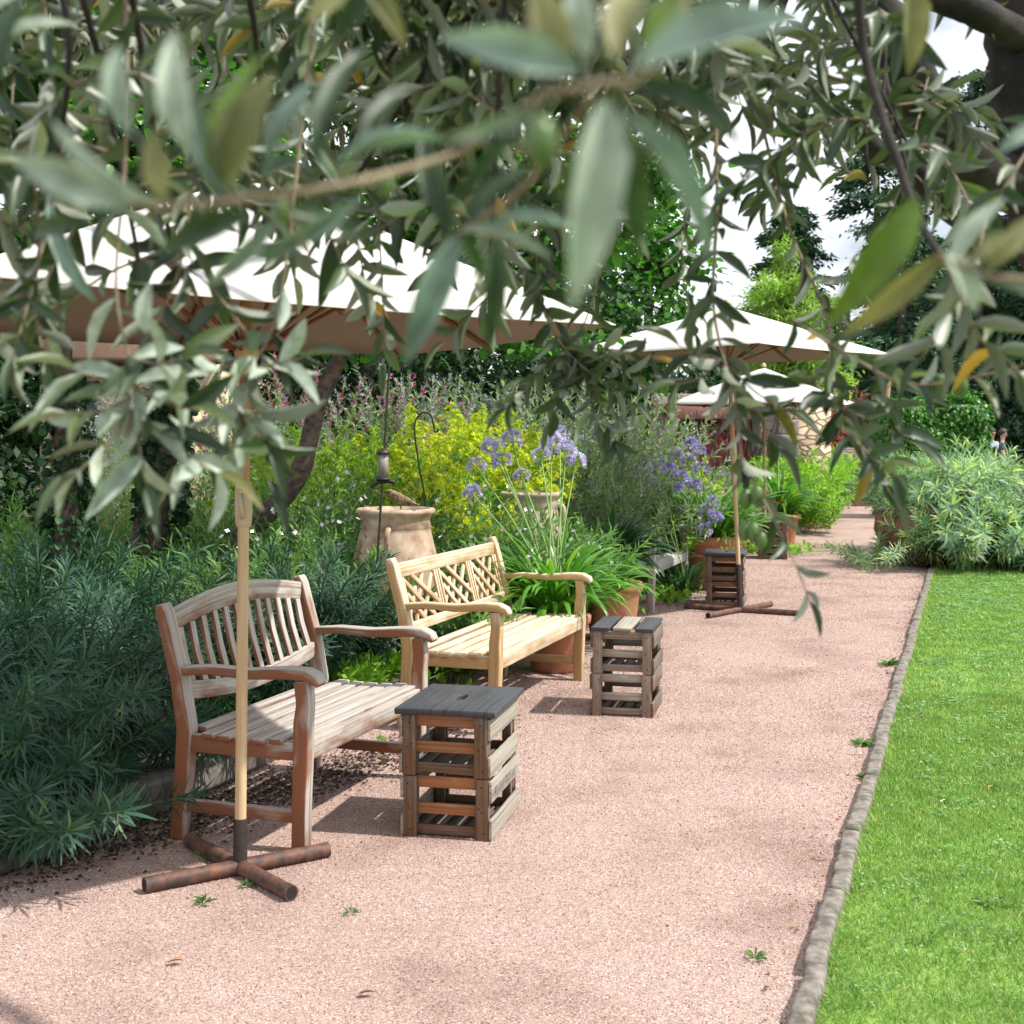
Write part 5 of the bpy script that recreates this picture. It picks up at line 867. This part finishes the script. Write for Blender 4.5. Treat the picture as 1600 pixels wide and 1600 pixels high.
# hanging sprays that read as single twigs in front of the benches
T([(195,-100,1.25),(200,200,1.2),(197,450,1.2),(210,600,1.18),(215,690,1.18)], leaf=.062, gap=.07, start=.2, mats=(0,2))
for a,b in (((205,620),(110,650)),((205,640),(120,740)),((212,640),(340,740)),((208,600),(300,640)),((212,660),(230,760)),((206,590),(120,580)),((206,560),(290,560))): T([(a[0],a[1],1.18),((a[0]+b[0])/2,(a[1]+b[1])/2+8,1.17),(b[0],b[1],1.15)], leaf=.070, gap=.034, r=.0015, mats=(0,2,2))
T([(500,-50,1.35),(470,300,1.3),(430,500,1.3),(385,600,1.28),(350,690,1.28)], leaf=.062, gap=.045, start=.45, mats=(0,2))
for a,b in (((400,575),(470,560)),((385,600),(420,700)),((395,560),(300,590)),((375,640),(420,750)),((380,630),(300,720))): T([(a[0],a[1],1.28),((a[0]+b[0])/2,(a[1]+b[1])/2,1.27),(b[0],b[1],1.26)], leaf=.070, gap=.032, r=.0015, mats=(0,2,2))
T([(600,-60,1.9),(592,200,1.85),(600,350,1.8),(590,480,1.8),(598,570,1.78)], leaf=.055, gap=.026, start=.35)
T([(60,-80,1.3),(90,250,1.3),(60,420,1.25),(20,560,1.2)], leaf=.055, gap=.024, start=.35)
T([(120,350,1.3),(60,470,1.28),(70,570,1.25)], leaf=.055, gap=.022)
T([(300,300,1.3),(280,420,1.3),(240,520,1.28)], leaf=.058, gap=.022)
T([(1000,100,2.0),(960,300,2.0),(920,480,1.95),(880,560,1.95)], leaf=.055, gap=.024, start=.3)
T([(860,200,1.9),(840,420,1.9),(880,540,1.88),(985,630,1.85)], leaf=.058, gap=.024, start=.4)
for e in ((790,640),(860,660),(930,660),(1000,600),(1020,560),(960,690)): T([(900,545,1.9),((900+e[0])/2,(545+e[1])/2-6,1.88),(e[0],e[1],1.86)], leaf=.056, gap=.020, r=.0015)
T([(1060,-50,2.2),(1075,200,2.15),(1070,400,2.1),(1085,520,2.1)], leaf=.055, gap=.026, start=.4)
T([(1110,-20,1.7),(1130,300,1.65),(1128,480,1.62),(1135,620,1.6),(1160,720,1.58)], leaf=.058, gap=.028, start=.55, r=.0028)
T([(1160,720,1.58),(1190,800,1.55),(1225,870,1.5),(1265,940,1.48)], leaf=.052, gap=.04, r=.0018)
for e in ((1060,600),(1225,640),(1060,540),(1215,700)): T([(1130,560 if e[1]<650 else 650,1.62),((1130+e[0])/2,(580+e[1])/2,1.61),(e[0],e[1],1.6)], leaf=.074, gap=.034, r=.0015)
T([(1180,150,1.9),(1230,350,1.85),(1290,500,1.8),(1320,640,1.7),(1345,690,1.6),(1400,745,1.45)], leaf=.055, gap=.03, start=.55, r=.0028)
for e in ((1270,600),(1400,600),(1420,690),(1390,770)): T([(1318,640,1.68),((1318+e[0])/2,(640+e[1])/2-4,1.66),(e[0],e[1],1.63)], leaf=.074, gap=.034, r=.0015)
T([(1240,500,1.5),(1330,560,1.45),(1430,600,1.4),(1520,590,1.35),(1640,560,1.3)], leaf=.05, gap=.03, r=.0022)
T([(1490,430,1.1),(1530,520,1.15),(1560,560,1.2),(1640,640,1.2)], leaf=.055, gap=.03, r=.002)
T([(1640,180,1.3),(1560,330,1.25),(1500,440,1.2),(1440,560,1.2)], leaf=.055, gap=.026, r=.002)
T([(1450,120,1.9),(1420,300,1.8),(1350,420,1.8),(1310,520,1.8)], leaf=.055, gap=.026, r=.002)
for mi, lst in acc.items():
    if lst: scatter(LB, np.array([l[0] for l in lst]), np.array([l[1] for l in lst]), np.array([l[2] for l in lst]), np.array([l[3] for l in lst]), np.array([l[4] for l in lst]), T_LAN, mi, curl=np.array([l[5] for l in lst]))
# close leaves a hand's breadth from the lens: base, tip, width in photo pixels at depth Y
def hero(x0,y0,x1,y1,wpx,Y,m,tilt=0,dz=0,curl=-.12):
    a = wv(x0,y0,Y); b = wv(x1,y1,Y+dz); ln_ = (b-a).length; side = (b-a).cross(Vector((0,1,0))).normalized(); nv = Vector((0,-1,0))+side*tilt+Vector((0,0,.25)); scatter(LB, [tuple(a)], [tuple(b-a)], [tuple(nv)], [ln_], [wpx/F*Y*1.05], T_LAN, m, curl=np.array([curl]))
Y0 = .43
for h in ((945,160,905,472,82,Y0,2,.2,-.01),(965,180,1142,392,50,Y0,3,.5,.02),(905,112,688,48,62,Y0,3,.3,0),(1000,105,1245,5,82,Y0,3,.2,-.02),(985,140,1180,208,50,Y0+.03,6,.2,.02),(955,190,1008,405,55,Y0+.04,6,.2,.02),(890,100,830,-30,60,Y0,4,.3,0),(920,90,895,-40,50,Y0,2,.3,0),(965,95,990,-50,60,Y0,4,.3,.02),(1005,80,1085,-45,45,Y0,5,.3,0),(860,150,690,230,28,Y0+.02,3,.7,.02),(930,200,870,330,40,Y0+.05,6,.3,.02),
          (210,325,5,240,55,.5,2,.3,0),(245,318,60,192,26,.5,2,.7,0),(205,205,172,62,46,.5,2,.3,0),(300,235,258,38,56,.5,2,.3,0),(262,318,232,190,42,.5,4,.3,0),(355,300,412,108,78,.5,4,.2,-.01),(335,300,392,70,40,.5,5,.3,0),(360,305,285,118,40,.5,3,.4,0),(420,268,482,108,32,.52,3,.5,0),(495,262,560,48,44,.54,6,.3,.02),(530,258,700,190,22,.55,3,.8,.02),(560,230,640,120,30,.56,6,.3,.02),
          (390,335,240,392,46,.6,6,.2,0),(430,345,320,455,30,.6,3,.6,0),(560,310,390,420,30,.6,3,.6,0),(440,330,575,370,40,.62,6,.3,.02),(140,345,35,365,34,.65,6,.3,.02),(120,330,250,300,30,.65,4,.3,.02),
          (716,368,633,565,52,.62,3,.15,-.01),(705,362,655,195,44,.62,6,.3,0),(730,352,822,250,34,.6,6,.3,0),(722,362,868,388,24,.6,2,.5,0),(765,352,905,340,26,.6,3,.5,0),(720,372,760,440,26,.64,6,.2,.01),(772,372,768,545,36,.75,6,.2,0),(800,200,700,330,24,.6,6,.4,0),
          (1432,310,1305,505,66,.62,5,.2,0),(1480,395,1535,485,52,.6,2,.3,0),(1490,405,1530,325,30,.65,2,.4,0),(1483,412,1568,300,30,.65,2,.4,.0),(1475,395,1315,530,40,.66,4,.2,.02),(1505,420,1600,355,30,.6,4,.3,0),(1540,425,1640,320,36,.6,4,.2,0),(1540,440,1650,470,30,.6,2,.4,0),(1560,240,1660,180,30,.7,3,.3,0),(1420,-30,1430,110,46,.9,4,.2,0),
          (600,-40,520,60,40,.6,6,.3,0),(560,-30,640,70,36,.6,4,.3,0),(480,40,560,-20,40,.6,4,.3,0),(10,60,110,25,26,.8,2,.4,0),(0,130,20,-10,50,.7,6,.3,0),(150,470,60,300,30,1.0,3,.3,0),(230,520,228,440,30,1.0,2,.3,0),(-10,20,60,-30,30,.8,2,.3,0)):
    hero(*h)
tube(WB, spline([wv(1100,-60,.46),wv(1010,110,Y0),wv(940,130,Y0),wv(850,148,Y0)],6), .0016, 6, 1); tube(WB, spline([wv(940,130,Y0),wv(820,290,.55),wv(716,366,.62)],6), .0012, 6, 1)
tube(WB, spline([wv(716,240,.56),wv(640,262,.54),wv(520,292,.5),wv(350,315,.5),wv(190,325,.5)],6), .0017, 6, 1); tube(WB, spline([wv(850,148,Y0),wv(780,200,.5),wv(716,240,.56)],6), .0015, 6, 1)
tube(WB, spline([wv(1490,430,1.15),wv(1470,400,.66),wv(1540,430,.6),wv(1650,440,.6)],6), .0018, 6, 1)
tube(WB, spline([wv(445,300,.5),wv(462,360,.52),wv(490,405,.53)],5), .0009, 5, 1)
TB.build('trunk', M['olive_bark'], OT, smooth=True); WB.build('branch', [M['olive_bark'], M['twig']], OT, smooth=True); LB.build('foliage', [M[k] for k in leafM], OT, smooth=True)
mb = MB(); lathe(mb, [(0,-.011),(.004,-.0095),(.0068,-.005),(.0075,0),(.007,.005),(.005,.009),(0,.0115)], 14); OL = mb.build('olive', M['olive'], OT, smooth=True); first = True
for px,py,Y,s in ((845,222,Y0,.85),(602,288,.56,.6),(1165,780,1.56,1.25),(1183,775,1.55,1.2),(1163,830,1.54,1.2),(1178,833,1.53,1.2),(1470,602,1.4,1.2),(1501,603,1.39,1.2),(1545,560,1.35,1.1),(1190,845,1.52,1.0),(440,330,.52,.5),(350,250,.52,.4)):
    o = OL if first else OL.copy()
    if not first: C.objects.link(o); o.parent = OT
    first = False; o.location = wv(px,py,Y); s *= .85; o.scale = (s,s,s*1.1)
